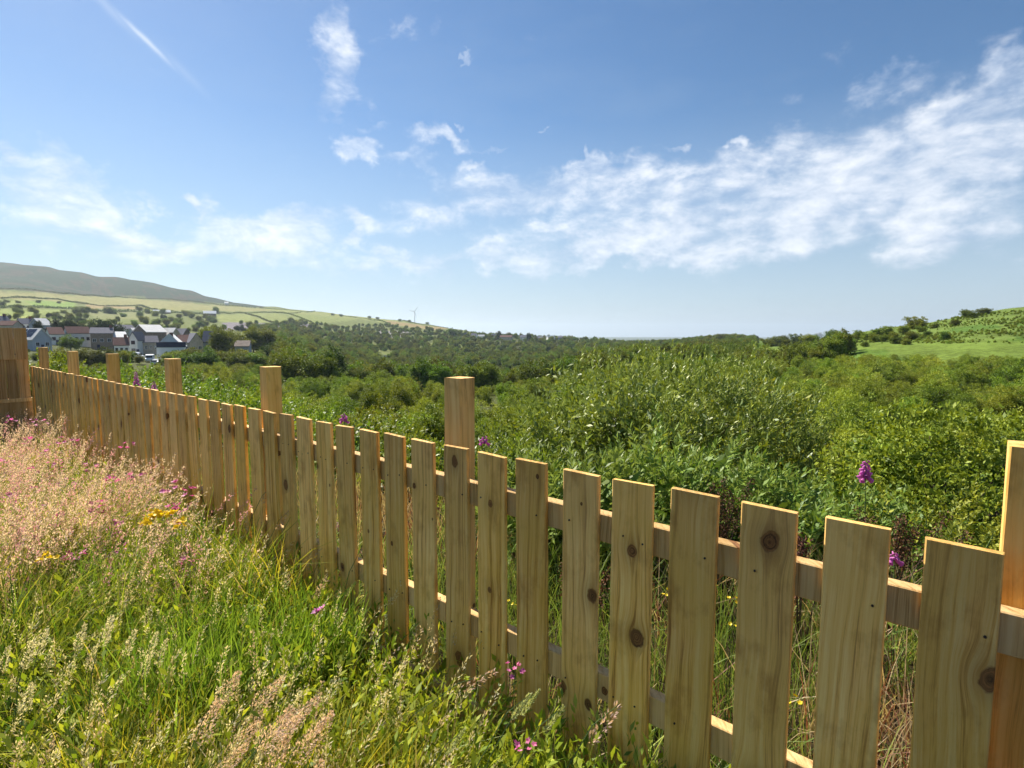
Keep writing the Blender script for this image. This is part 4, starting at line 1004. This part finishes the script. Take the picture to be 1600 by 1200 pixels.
# ------------------------------------------------------------------ village
def house(name, label, cat, x0, x1, yb, ye, yr, ridge='along', dep=7.0, yaw=0.0, wall=WHITE, roof=SLATE, gable=None, win=(3, 1), door=True, chim=0, d=None, group=None, extra=None):
    """house from its photo outline: columns x0..x1, base yb, eaves ye, ridge yr; ground found on the terrain"""
    xm = (x0 + x1)/2
    p = hit(xm, yb, 90) if d is None else col_pt(xm, d)
    D_ = p.y; m = D_/843.6/ math.cos(math.atan2(xm - CX, 843.6)) * math.cos(math.atan2(xm-CX, 843.6))
    wd = (x1 - x0)*m*abs(math.cos(math.atan2(p.x, p.y)))*1.0
    he = max(2.2, EYE - (ye - HORIZ)*m - p.z); hr = max(he + .8, EYE - (yr - HORIZ)*m - p.z)
    e = thing(name, label, cat, (p.x, p.y, p.z), -math.atan2(p.x, p.y) + math.radians(yaw), group)
    b = MB(); dz = -2.5
    if ridge == 'along':
        b.prism([(0, dz), (dep, dz), (dep, he), (dep/2, hr), (0, he)], 'x', -wd/2, wd/2)
        prs = [((-.35, he - .35*(hr-he)/(dep/2)), (dep/2, hr)), ((dep/2, hr), (dep + .35, he - .35*(hr-he)/(dep/2)))]; ax = 'x'; a0, a1 = -wd/2 - .3, wd/2 + .3
    else:
        b.prism([(-wd/2, dz), (wd/2, dz), (wd/2, he), (0, hr), (-wd/2, he)], 'y', 0, dep)
        k = (hr - he)/(wd/2); prs = [((-wd/2 - .35, he - .35*k), (0, hr)), ((0, hr), (wd/2 + .35, he - .35*k))]; ax = 'y'; a0, a1 = -.3, dep + .3
    b.build('wall', gable or wall if ridge != 'along' else wall, e)
    rf = MB()
    for (p0, p1) in prs:
        rf.prism([(p0[0], p0[1] + .02), (p1[0], p1[1] + .02), (p1[0], p1[1] + .24), (p0[0], p0[1] + .24)], ax, a0, a1)
    ro = rf.build('roof', roof, e)
    if chim:
        c_ = MB(); cx_ = (wd/2 - .7)*chim
        if ridge == 'along': c_.box(cx_ - .45, cx_ + .45, dep/2 - .4, dep/2 + .4, hr - .6, hr + 1.2)
        else: c_.box(-.4, .4, dep*.3, dep*.3 + .8, hr - .8, hr + 1.3)
        c_.build('chimney', BRICK, ro)
    nx, ny = win
    for j in range(ny):
        zc = he*(j + .58)/ny
        for i in range(nx):
            xc = -wd/2 + wd*(i + .5)/nx
            hw, hz = min(.6, wd/nx*.28), min(.65, he/ny*.26)
            f = MB(); f.box(xc - hw, xc + hw, -.06, -.002, zc - hz, zc + hz); fo = f.build('window', FRAMEM if wall is not WHITE else NAVY, e)
            q = MB(); q.box(xc - hw + .09, xc - .03, -.075, -.061, zc - hz + .09, zc + hz - .09); q.box(xc + .03, xc + hw - .09, -.075, -.061, zc - hz + .09, zc + hz - .09); q.build('pane', GLASS, fo)
    if door:
        f = MB(); xc = -wd/2 + wd*.5/max(nx, 1) + wd*.5/max(nx, 1); f.box(xc - .45, xc + .45, -.05, -.001, 0, 2.0); f.build('door', NAVY, e)
    if extra: extra(e, wd, dep, he, hr)
    return e
def solar(e, wd, dep, he, hr):
    b = MB(); n = math.hypot(dep/2, hr - he); 
    for t0, t1 in ((.12, .48), (.52, .9)):
        y0, y1 = dep/2*t0, dep/2*t1; z0, z1 = he + (hr - he)*t0 + .27, he + (hr - he)*t1 + .27
        b.prism([(y0, z0), (y1, z1), (y1, z1 + .06), (y0, z0 + .06)], 'x', -wd*.30, wd*.30)
    b.build('solar_panel', SOLAR, e)
def solar_left(e, wd, dep, he, hr):
    for (t0, t1), (y0, y1) in (((.15, .50), (.12, .48)), ((.15, .50), (.52, .88)), ((.54, .90), (.12, .48)), ((.54, .90), (.52, .88))):
        b = MB(); x0, x1 = -wd/2*(1 - t0), -wd/2*(1 - t1); z0, z1 = he + (hr - he)*t0 + .27, he + (hr - he)*t1 + .27
        b.prism([(x0, z0), (x1, z1), (x1, z1 + .06), (x0, z0 + .06)], 'y', dep*y0, dep*y1); b.build('solar_panel', SOLAR, e)
def navy_front(e, wd, dep, he, hr):
    b = MB(); b.box(-wd*.46, wd*.62, -2.2, -.02, he - .3, he + 1.35); b.build('navy_fascia', NAVY, e)
    b = MB(); b.box(-wd*.46, wd*.62, -2.1, -.01, -2, he - .32); b.build('extension_wall', WHITE, e)
    b = MB(); b.box(.05, 1.0, .3, 1.2, he + 1.0, hr + .5); b.build('chimney', BRICK, e)
HS = 'village houses at the foot of the hill'
house('grey_house', 'blue grey gabled house with solar panels on its pale roof', 'house', 46, 84, 545, 530, 514, 'gable', 9, 38, GREYW, PALEROOF, GREYW, (2, 1), d=172, extra=solar_left)
house('bungalow', 'brown roofed bungalow just right of the solar panel house', 'house', 78, 100, 531, 522, 512, 'along', 8, 10, WHITE, REDROOF, None, (2, 1), d=205)
house('white_house', 'long white house with red brown roof below dark evergreens', 'house', 106, 142, 531, 520.5, 511, 'along', 7, 12, WHITE, REDROOF, None, (4, 1), d=212)
house('stone_block', 'wide grey brown stone building joined to the white long house', 'house', 141, 176, 534, 521, 512.5, 'along', 9, -4, STONE, SLATE, None, (3, 1), chim=1, d=208)
house('slate_house', 'slate roofed house rising over the tall board panel', 'house', -6, 21, 513, 505, 494, 'along', 8, 25, GREYW, SLATE, None, (3, 1), chim=1, d=250)
house('brown_house', 'brown gabled house beside the slate roofed house uphill', 'house', 20, 38, 514, 508, 502, 'gable', 9, 35, CREAM, REDROOF, None, (2, 1), d=235)
house('pale_cottage', 'pale cottage with chimney among trees left of the evergreens', 'house', 34, 56, 513, 506, 498, 'along', 7, 15, WHITE, SLATE, None, (3, 1), chim=1, d=262)
house('grey_roof_house', 'grey roofed house tucked left of the big dark evergreen', 'house', 64, 84, 512, 508, 498, 'along', 9, 30, GREYW, PALEROOF, None, (2, 1), d=258)
house('white_cottage', 'white cottage with dark brown roof by the parked cars', 'house', 177, 200, 552, 539, 528, 'along', 6.5, 0, WHITE, REDROOF, None, (3, 1), chim=1, d=178)
house('sheet_roof_shed', 'low shed with bright sheet roof behind the white cottage', 'shed', 177, 198, 533, 527, 519, 'along', 8, 8, CREAM, TINROOF, None, (2, 1), False, d=215)
house('white_gable_house', 'tall white gabled house between cottage and long low building', 'house', 200, 214, 548, 530, 519, 'gable', 9, -18, WHITE, SLATE, WHITE, (1, 2), d=190)
house('far_grey_house', 'grey hipped house behind the white gable, under the trees', 'house', 186, 212, 520, 514, 508, 'along', 8, 20, WHITE, SLATE, None, (3, 1), d=262)
house('pale_house', 'small pale house left of the big barn', 'house', 210, 228, 525, 520, 513, 'along', 7, 20, WHITE, PALEROOF, None, (2, 1), d=245)
house('long_low_building', 'long low grey brown stone building in front of the barn', 'building', 208, 246, 546, 535, 525.5, 'along', 8, 3, CREAM, SLATE, None, (5, 1), chim=-1, d=196)
house('big_barn', 'big barn with bright pale sheet roof and dark gable', 'barn', 228, 262, 534, 519, 508, 'along', 12, 24, STONE, PALEROOF, None, (3, 1), False, d=222)
house('navy_front_house', 'white gabled house with dark navy front band and brick chimney', 'house', 243, 285, 556, 541, 522, 'gable', 10, -6, WHITE, TINROOF, WHITE, (0, 1), False, d=168, extra=navy_front)
house('gabled_cottage', 'pale gabled cottage just right of the big barn', 'house', 266, 284, 530, 524, 513, 'gable', 9, 30, CREAM, PALEROOF, CREAM, (1, 1), d=226)
house('second_gabled_cottage', 'small slate gabled cottage two roofs right of the barn', 'house', 284, 300, 530, 524, 514, 'gable', 9, 30, STONE, SLATE, STONE, (1, 1), d=232)
house('stone_row_house', 'low stone row house between navy front house and cream gable', 'house', 282, 300, 543, 534, 524, 'along', 8, 15, WHITE, REDROOF, None, (3, 1), d=200)
house('cream_gable_house', 'cream stone gabled house left of the dark slate roof', 'house', 296, 317, 543, 534, 521, 'gable', 9, 12, CREAM, SLATE, CREAM, (2, 1), d=198)
house('dark_slate_house', 'house with steep dark slate roof at the village edge', 'house', 316, 337, 541, 534, 518, 'along', 8, -10, GREYW, SLATE, None, (2, 1), d=205)
house('grey_bungalow', 'small grey bungalow standing alone right of the village trees', 'house', 366, 388, 552, 541, 533, 'along', 7, -8, GREYW, STONE, None, (2, 1), d=205)
house('hill_shed', 'long white roofed shed on the upper hill field', 'shed', 240, 267, 490, 488, 484.5, 'along', 10, 5, STONE, TINROOF, None, (0, 1), False)
house('brown_hill_barn', 'brown hill barn with white roof edge above the trees', 'barn', 318, 338, 494, 490, 486, 'along', 12, 0, STONE, TINROOF, None, (0, 1), False)
house('white_hill_hut', 'tiny white hut at the right end of the moor', 'hut', 351, 357, 476, 474, 472, 'along', 12, 0, WHITE, TINROOF, None, (0, 1), False)
for i, (x0, x1, yb, ye, yr, d_, wl, rf, lb) in enumerate([
    (735, 744, 528, 524.5, 521, 900, WHITE, SLATE, 'white far house at the left end of the ridge village'), (748, 758, 529, 525.5, 523, 930, WHITE, PALEROOF, 'far house with bright roof in the ridge village'),
    (768, 776, 528, 525, 522, 960, CREAM, SLATE, 'cream far house beside the pointed ridge tree'), (780, 800, 530, 526.5, 524, 880, CREAM, REDROOF, 'long far terrace in the middle of the ridge village'),
    (812, 822, 531, 527, 523.5, 900, WHITE, SLATE, 'white far house left of the lone tower-like tree'), (836, 848, 531, 528, 525.5, 930, CREAM, SLATE, 'low far house right of the tower-like tree'),
    (856, 868, 531.5, 528, 524.5, 900, WHITE, PALEROOF, 'white far house near the right end of the ridge village'), (872, 880, 532, 527.5, 525, 880, GREYW, SLATE, 'grey far house at the right end of the ridge village'),
    (722, 731, 526, 523.5, 520, 980, STONE, SLATE, 'stone far house above the valley wood')]):
    house('far_house', lb, 'house', x0, x1, yb, ye, yr, 'along', 8, R.uniform(-25, 25), wl, rf, None, (2, 1), False, d=d_, group='houses of the ridge village')

def vehicle(label, cat, px, d_, yaw, paint, prof, width, name, group=None, zoff=0):
    p = col_pt(px, d_); e = thing(name, label, cat, (p.x, p.y, p.z + zoff), math.radians(yaw), group)
    b = MB(); b.prism(prof, 'y', -width/2, width/2); b.build('body', paint, e)
    L0 = min(q[0] for q in prof); L1 = max(q[0] for q in prof); zt = max(q[1] for q in prof)
    b = MB()
    for s_ in (-1, 1): b.box(L0 + .45*(L1-L0), L0 + .78*(L1-L0), s_*(width/2) - .01 + .012*s_, s_*(width/2) + .01 + .012*s_, zt*.62, zt*.88)
    b.build('side_window', GLASS, e)
    b = MB(); xs_ = [q for q in prof if q[1] > zt*.55]; xf = max(q[0] for q in xs_)
    b.box(xf - .05, xf + .02, -width*.42, width*.42, zt*.58, zt*.84); b.build('windscreen', GLASS, e)
    for s_ in (-1, 1):
        h_ = MB(); h_.box(L1 - .06, L1 + .015, s_*width*.36 - .14, s_*width*.36 + .14, zt*.36, zt*.46); h_.build('headlight', LAMP, e)
        for xw in (L0 + .2*(L1-L0), L0 + .8*(L1-L0)):
            w_ = MB(); w_.tube([(xw, s_*(width/2 - .12), .33), (xw, s_*(width/2 + .02), .33)], [.33, .33], 14); wo_ = w_.build('wheel', RUBBER, e)
            r_ = MB(); r_.tube([(xw, s_*(width/2 + .021), .33), (xw, s_*(width/2 + .035), .33)], [.19, .17], 10); r_.build('rim', PAINTG, wo_)
    return e
VAN = [(-2.4, .35), (2.3, .35), (2.45, .6), (2.35, 1.05), (1.7, 1.25), (1.1, 2.05), (.8, 2.2), (-2.3, 2.2), (-2.4, 1.9)]
CAR = [(-2.0, .3), (2.0, .3), (2.1, .55), (2.0, .85), (1.05, .98), (.45, 1.45), (-1.1, 1.48), (-1.85, 1.0), (-2.05, .85)]
vehicle('white van parked left of the navy fronted house', 'van', 232, 160, -62, PAINTW, VAN, 1.95, 'parked_van')
vehicle('white car parked beside the navy fronted house', 'car', 242, 152, -75, PAINTW, CAR, 1.75, 'parked_car')
vehicle('white caravan-like van by the white cottage', 'van', 208, 168, 10, PAINTW, VAN, 2.1, 'parked_van')
vehicle('white car left of the grey bungalow', 'car', 359, 176, 20, PAINTW, CAR, 1.75, 'parked_car')
vehicle('silver car right of the grey bungalow', 'car', 393, 190, 10, PAINTG, CAR, 1.75, 'parked_car')

# village trees and hillside bushes: photo column, base row, top row, kind
def tree_px(x, yb, yt, protos, k, label, name='village_tree', cat='tree', group=None, d=None, wide=1.0):
    p = hit(x, yb, 60) if d is None else col_pt(x, d)
    base_h = [8.2, 9.0, 7.4, 8.6] if protos in (tree_protos, bush_protos) else ([9.0, 10.0] if protos is ever_protos else [4.6]*4)
    if d is not None: yb = HORIZ + 843.6*(EYE - p.z)/p.y
    s = max(.12, max(4, yb - yt)*p.y/843.6/base_h[k])
    e = plant(name, protos, k, (p.x, p.y, p.z - .2*s), s, label, cat, group)
    e.scale = (s*wide, s*wide, s); return e
E0 = 'dark rounded evergreen standing behind the village roofs'
for (x, yb, yt, k, w_) in [(103, 513, 494, 0, 1.2), (92, 513, 497, 1, 1.0), (152, 513, 496, 0, 1.1), (174, 514, 498, 0, 1.1), (163, 513, 497, 1, 1.), (60, 514, 499, 1, .9), (112, 515, 498, 1, 1.)]:
    tree_px(x, yb, yt, ever_protos, k, E0, 'evergreen_tree', group='dark evergreens of the village', d=245 if x > 80 else 225, wide=w_)
for (x, d_, yt, k, lb) in [(109, 180, 522, 2, 'dark rounded tree in front of the white long house'), (134, 128, 541, 0, 'bushy grey green tree below the stone block'), (160, 132, 541, 2, 'spreading olive green tree before the stone block'),
      (94, 120, 541, 1, 'dark green tree below the brown bungalow'), (345, 196, 508, 1, 'tall upright green tree left of the grey bungalow'), (330, 215, 506, 0, 'green tree at the village edge beside the dark slate roof'), (362, 222, 512, 3, 'round green tree behind the grey bungalow'),
      (395, 235, 508, 1, 'tall tree right of the grey bungalow'), (408, 240, 510, 0, 'leafy tree at the start of the valley wood'), (375, 212, 521, 2, 'low rounded tree over the bungalow roof'), (300, 150, 540, 0, 'dark green tree in front of the stone row'), (318, 140, 541, 2, 'broad green tree right of the navy fronted house'),
      (288, 140, 548, 3, 'low green tree by the navy house wall'), (340, 150, 545, 0, 'green tree before the village edge'), (372, 145, 563, 2, 'broad low tree below the grey bungalow'), (215, 150, 553, 3, 'reddish brown tinged bush beside the parked van'),
      (405, 165, 545, 1, 'green tree below and right of the bungalow'), (420, 190, 535, 2, 'spreading tree right of the bungalow car'), (270, 150, 553, 2, 'small tree at the corner of the navy house'), (60, 130, 548, 0, 'light green tree below the solar panel house'), (390, 140, 564, 0, 'rounded tree on the slope beneath the bungalow')]:
    p = col_pt(x, d_); yb = HORIZ + 843.6*(EYE - p.z)/p.y
    tree_px(x, max(yb, yt + 8), yt, tree_protos, k, lb, d=d_, wide=1.15)
g = rs_(303)
for i in range(190):
    x = g.uniform(-40, 480); yb = 518 - 30*g.random()**1.6 - max(0, (150 - x))*.05
    if 340 < x < 480 and 488 < yb < 505: continue
    if yb < 497 and g.random() < .6: continue
    p = hit(x, yb, 280)
    if p.y > 1500: continue
    tree_px(x, yb, yb - g.uniform(6, 12), bush_protos if g.random() < .8 else ever_protos, int(g.integers(0, 2)), 'bushy tree on the hillside above the village', 'hillside_tree', group='hillside trees above the village', wide=g.uniform(1.0, 1.35))
for (x, yb, h_) in [(28, 474, 5), (10, 473, 6), (60, 473, 5), (92, 474, 3), (127, 489, 12), (170, 490, 12), (217, 485, 8), (147, 489, 8), (25, 487, 8), (50, 487, 9), (100, 490, 7), (3, 477, 8)]:
    tree_px(x, yb, yb - h_, bush_protos, 0, 'dark bushy tree in the hedges of the upper fields', 'field_tree', group='trees in the upper fields', wide=1.4)
for (x, yb, h_) in [(520, 493, 3), (533, 494.5, 4), (577, 497.5, 3), (590, 499, 3), (625, 502, 2.5), (640, 503.5, 2), (668, 507, 3), (690, 510, 3), (705, 513, 5)]:
    tree_px(x, yb, yb - h_, bush_protos, 2, 'small wind-clipped tree on the long hill skyline', 'skyline_tree', group='trees on the hill skyline', wide=1.3)
for (x, d_, yt, k, lb) in [(779, 900, 516, 1, 'pointed dark tree on the ridge village skyline'), (826, 880, 519, 1, 'tower-like tall tree in the ridge village'), (862, 880, 524, 0, 'round tree among the ridge village houses'), (884, 860, 524, 0, 'broad tree at the right end of the ridge village'), (706, 900, 511, 0, 'dark tree where the hill meets the ridge village'), (795, 920, 518, 0, 'flat topped tree on the ridge village skyline')]:
    p = col_pt(x, d_); yb = HORIZ + 843.6*(EYE - p.z)/p.y
    tree_px(x, yb, yt, ever_protos if k == 1 else tree_protos, k, lb, 'ridge_tree', d=d_)
for i in range(46):
    x = g.uniform(30, 400); d_ = g.uniform(140, 166)
    if 196 < x < 262: continue
    tree_px(x, 0, g.uniform(543, 553), bush_protos, int(g.integers(0, 4)), 'low green garden bush in front of the village houses', 'garden_bush', 'bush', 'garden bushes before the village', d=d_, wide=g.uniform(.9, 1.4))
# right hill: bushes along its crest
for i, (x, yb, h_, w_) in enumerate([(1432, 513, 19, 1.3), (1508, 496, 12, 1.5), (1535, 491, 9, 1.6), (1475, 530, 12, 1.1), (1385, 524, 15, 1.3), (1370, 526, 12, 1.2), (1300, 533, 17, 1.2), (1318, 532, 12, 1.2), (1245, 537, 16, 1.1), (1270, 536, 13, 1.3), (1215, 540, 14, 1.3), (1340, 530, 14, 1.4), (1355, 530, 11, 1.4), (1410, 522, 13, 1.2), (1422, 530, 12, 1.2), (1492, 508, 9, 1.4), (1460, 512, 7, 1.4), (1230, 541, 11, 1.3), (1285, 541, 12, 1.3), (1305, 543, 10, 1.4), (1258, 543, 10, 1.4), (1325, 541, 8, 1.6), (1400, 536, 9, 1.4), (1352, 541, 8, 1.4), (1200, 541, 12, 1.3), (1222, 537, 13, 1.2), (1262, 538, 15, 1.1), (1292, 537, 14, 1.1), (1330, 536, 13, 1.2), (1363, 534, 12, 1.2), (1378, 533, 10, 1.3), (1395, 530, 12, 1.2), (1440, 518, 9, 1.3), (1448, 526, 9, 1.2), (1522, 496, 8, 1.4), (1415, 538, 8, 1.4), (1310, 538, 12, 1.2), (1280, 529, 9, 1.1)]):
    tree_px(x, yb + 1, yb - h_*1.12, bush_protos, i % 4, 'dark wind-shaped bush along the crest of the green hill', 'crest_tree', group='bushes along the green hill crest', wide=w_)
for i, x in enumerate(np.linspace(1085, 1190, 16)):
    yt = 530 - 9*math.sin(math.pi*(x - 1070)/130); p = col_pt(x, 700 + R.uniform(-30, 30)); yb = HORIZ + 843.6*(EYE - p.z)/p.y
    tree_px(x, max(yb, yt + 6), yt, bush_protos, i % 4, 'tree of the small wooded knoll on the horizon', 'knoll_tree', group='trees of the wooded knoll', d=p.y, wide=1.6)

bk = []; gb = rs_(515)
while len(bk) < 1700:
    x, yb = gb.uniform(1290, 1720), gb.uniform(486, 537)
    p = hit(x, yb, 80, 600)
    if p.y > 400 or p.y < 95: continue
    nn = float(vnoise(np.array([p.x/13]), np.array([p.y/22]), 8)[0])
    if nn < .42 and gb.random() < .8: continue
    bk.append((p.x, p.y, p.z - .05, gb.uniform(.06, .16)*(.6 + nn), int(gb.integers(0, 4)), gb.uniform(0, 6.28)))
scatter('bracken', bk, SCR, 'rough bracken and tussocks over the green hill', 'bracken')
# hedgerows on the hill: each a leafy strip that follows the ground
def hedge(pix, hgt, label, seed, per=1.4):
    P = [hit(x, y, 260) for x, y in pix]; gg = rs_(seed); cen = []
    for a_, b_ in zip(P[:-1], P[1:]):
        n = max(2, int((b_ - a_).length/per))
        for i in range(n):
            q = a_.lerp(b_, (i + gg.random())/n); cen.append((q.x, q.y, H(q.x, q.y)))
    cen = np.array(cen); o0 = cen[0].copy(); cen = cen - o0; m = len(cen); per_ = 9
    hv = hgt*(.6 + .7*vnoise(cen[:, 0]/14, cen[:, 1]/14, seed))
    i = np.repeat(np.arange(m), per_); Pp = cen[i] + gg.normal(size=(len(i), 3))*(.9, .9, 0); Pp[:, 2] += gg.uniform(0, 1, len(i))*hv[i]
    V, F = leaf_quads(Pp, gg.normal(size=(len(i), 3)), gg.normal(size=(len(i), 3)), np.full(len(i), 1.5), np.full(len(i), 1.1))
    e = thing('hedgerow', label, 'hedge', o0)
    obj('foliage', mesh_np('hedge_foliage', V, F, L_HEDGE, {'rnd': np.repeat(gg.random(len(i)), 4)}), e)
for i, (px_, h_, lb) in enumerate([
    ([(-30, 453), (100, 459.5), (200, 465.5), (300, 471.5), (400, 481)], 3.0, 'long hedge dividing the dark moor from the pale fields'),
    ([(0, 467), (90, 468), (130, 475), (220, 478), (245, 484)], 2.4, 'hedge along the lower edge of the pale upper field'),
    ([(330, 490), (385, 489.5), (470, 489)], 2.2, 'level hedge above the bright green field pair'), ([(383, 490), (405, 496), (428, 505)], 2.0, 'slanting hedge between the two bright green fields'),
    ([(430, 488), (470, 497), (490, 506)], 2.0, 'slanting hedge right of the bright green fields'), ([(405, 481), (480, 488), (560, 493), (640, 503), (700, 513)], 1.6, 'skyline hedge running down the hill to the turbine'),
    ([(530, 492), (575, 499), (610, 506)], 2.0, 'hedge crossing the right end of the hill pasture'), ([(0, 482), (60, 481), (118, 483)], 3.0, 'dark hedge under the left hill fields'), ([(120, 486), (200, 487), (240, 490), (320, 491)], 3.5, 'thick hedge below the hill sheds')]):
    hedge(px_, h_, lb, 60 + i)

# ---- ponds
wm, t, out = new_mat('water'); tcw = t.n('ShaderNodeTexCoord')
p = principled(t, (0.05, 0.06, 0.06), 0.12, 0.5, t.noise(tcw.outputs['Object'], 0.8, 4), 0.15, 0.05); t.link(p.outputs[0], out.inputs[0])
def pond(px, d_, rx, ry, name):
    p = col_pt(px, d_); zz = max(H(p.x + a*rx, p.y + b_*ry) for a in (-1, -.5, 0, .5, 1) for b_ in (-1, -.5, 0, .5, 1)) + .25
    n = 40; V = [(rx*(1 + .15*math.sin(3*a))*math.cos(a), ry*math.sin(a), 0) for a in np.linspace(0, 6.283, n, endpoint=False)]
    me = bpy.data.meshes.new('pond'); me.from_pydata(V, [], [tuple(range(n))]); me.materials.append(wm)
    return tag(obj(name, me, None, (p.x, p.y, zz)), kind='structure')
pond(772, 335, 12, 20, 'pond'); pond(600, 490, 7, 30, 'pond')

# ---- wind turbine
p = hit(648, 504.5, 500); mpx = p.y/843.6
tb = thing('wind_turbine', 'slim white three-bladed wind turbine on the hill skyline', 'wind turbine', p)
hub = 17.5*mpx
b = MB(); b.tube([(0, 0, -2), (0, 0, hub*.5), (0, 0, hub)], [.028*hub, .022*hub, .014*hub], 14); b.build('tower', TURB, tb, True)
b = MB(); b.tube([(0, -.05*hub, hub), (0, .06*hub, hub)], [.026*hub, .03*hub], 10); b.build('nacelle', TURB, tb, True)
bl_ = MB(); RL = .56*hub
bl_.prism([(-.012*hub, 0), (.02*hub, .06*RL), (.030*hub, .2*RL), (.010*hub, RL), (.0, RL), (-.012*hub, .2*RL)], 'y', -.012*hub, .004*hub)
bm_ = bl_.mesh('blade', TURB)
for a in (38, 158, 278):
    o = obj('blade', bm_, tb, (0, -.06*hub, hub)); o.rotation_euler = (0, math.radians(a), 0)
b = MB(); b.tube([(0, -.09*hub, hub), (0, -.075*hub, hub), (0, -.045*hub, hub)], [.005*hub, .02*hub, .024*hub], 10); b.build('hub', TURB, tb, True)

# ------------------------------------------------------------------ summer haze
zmin = float(GZ.min()) - 1.0; zmax = float(GZ.max()) + 12
b = MB(); b.box(-14900, 14900, -14900, 14900, zmin, zmax)
hm, t, out = new_mat('haze_air')
pv = t.n('ShaderNodeVolumePrincipled'); pv.inputs['Color'].default_value = (.74, .87, 1.0, 1); pv.inputs['Density'].default_value = 0.00008; pv.inputs['Anisotropy'].default_value = 0.35
t.link(pv.outputs[0], out.inputs['Volume'])
tag(b.build('haze', hm), 'pale summer haze filling the valley air', 'haze', None, 'stuff')
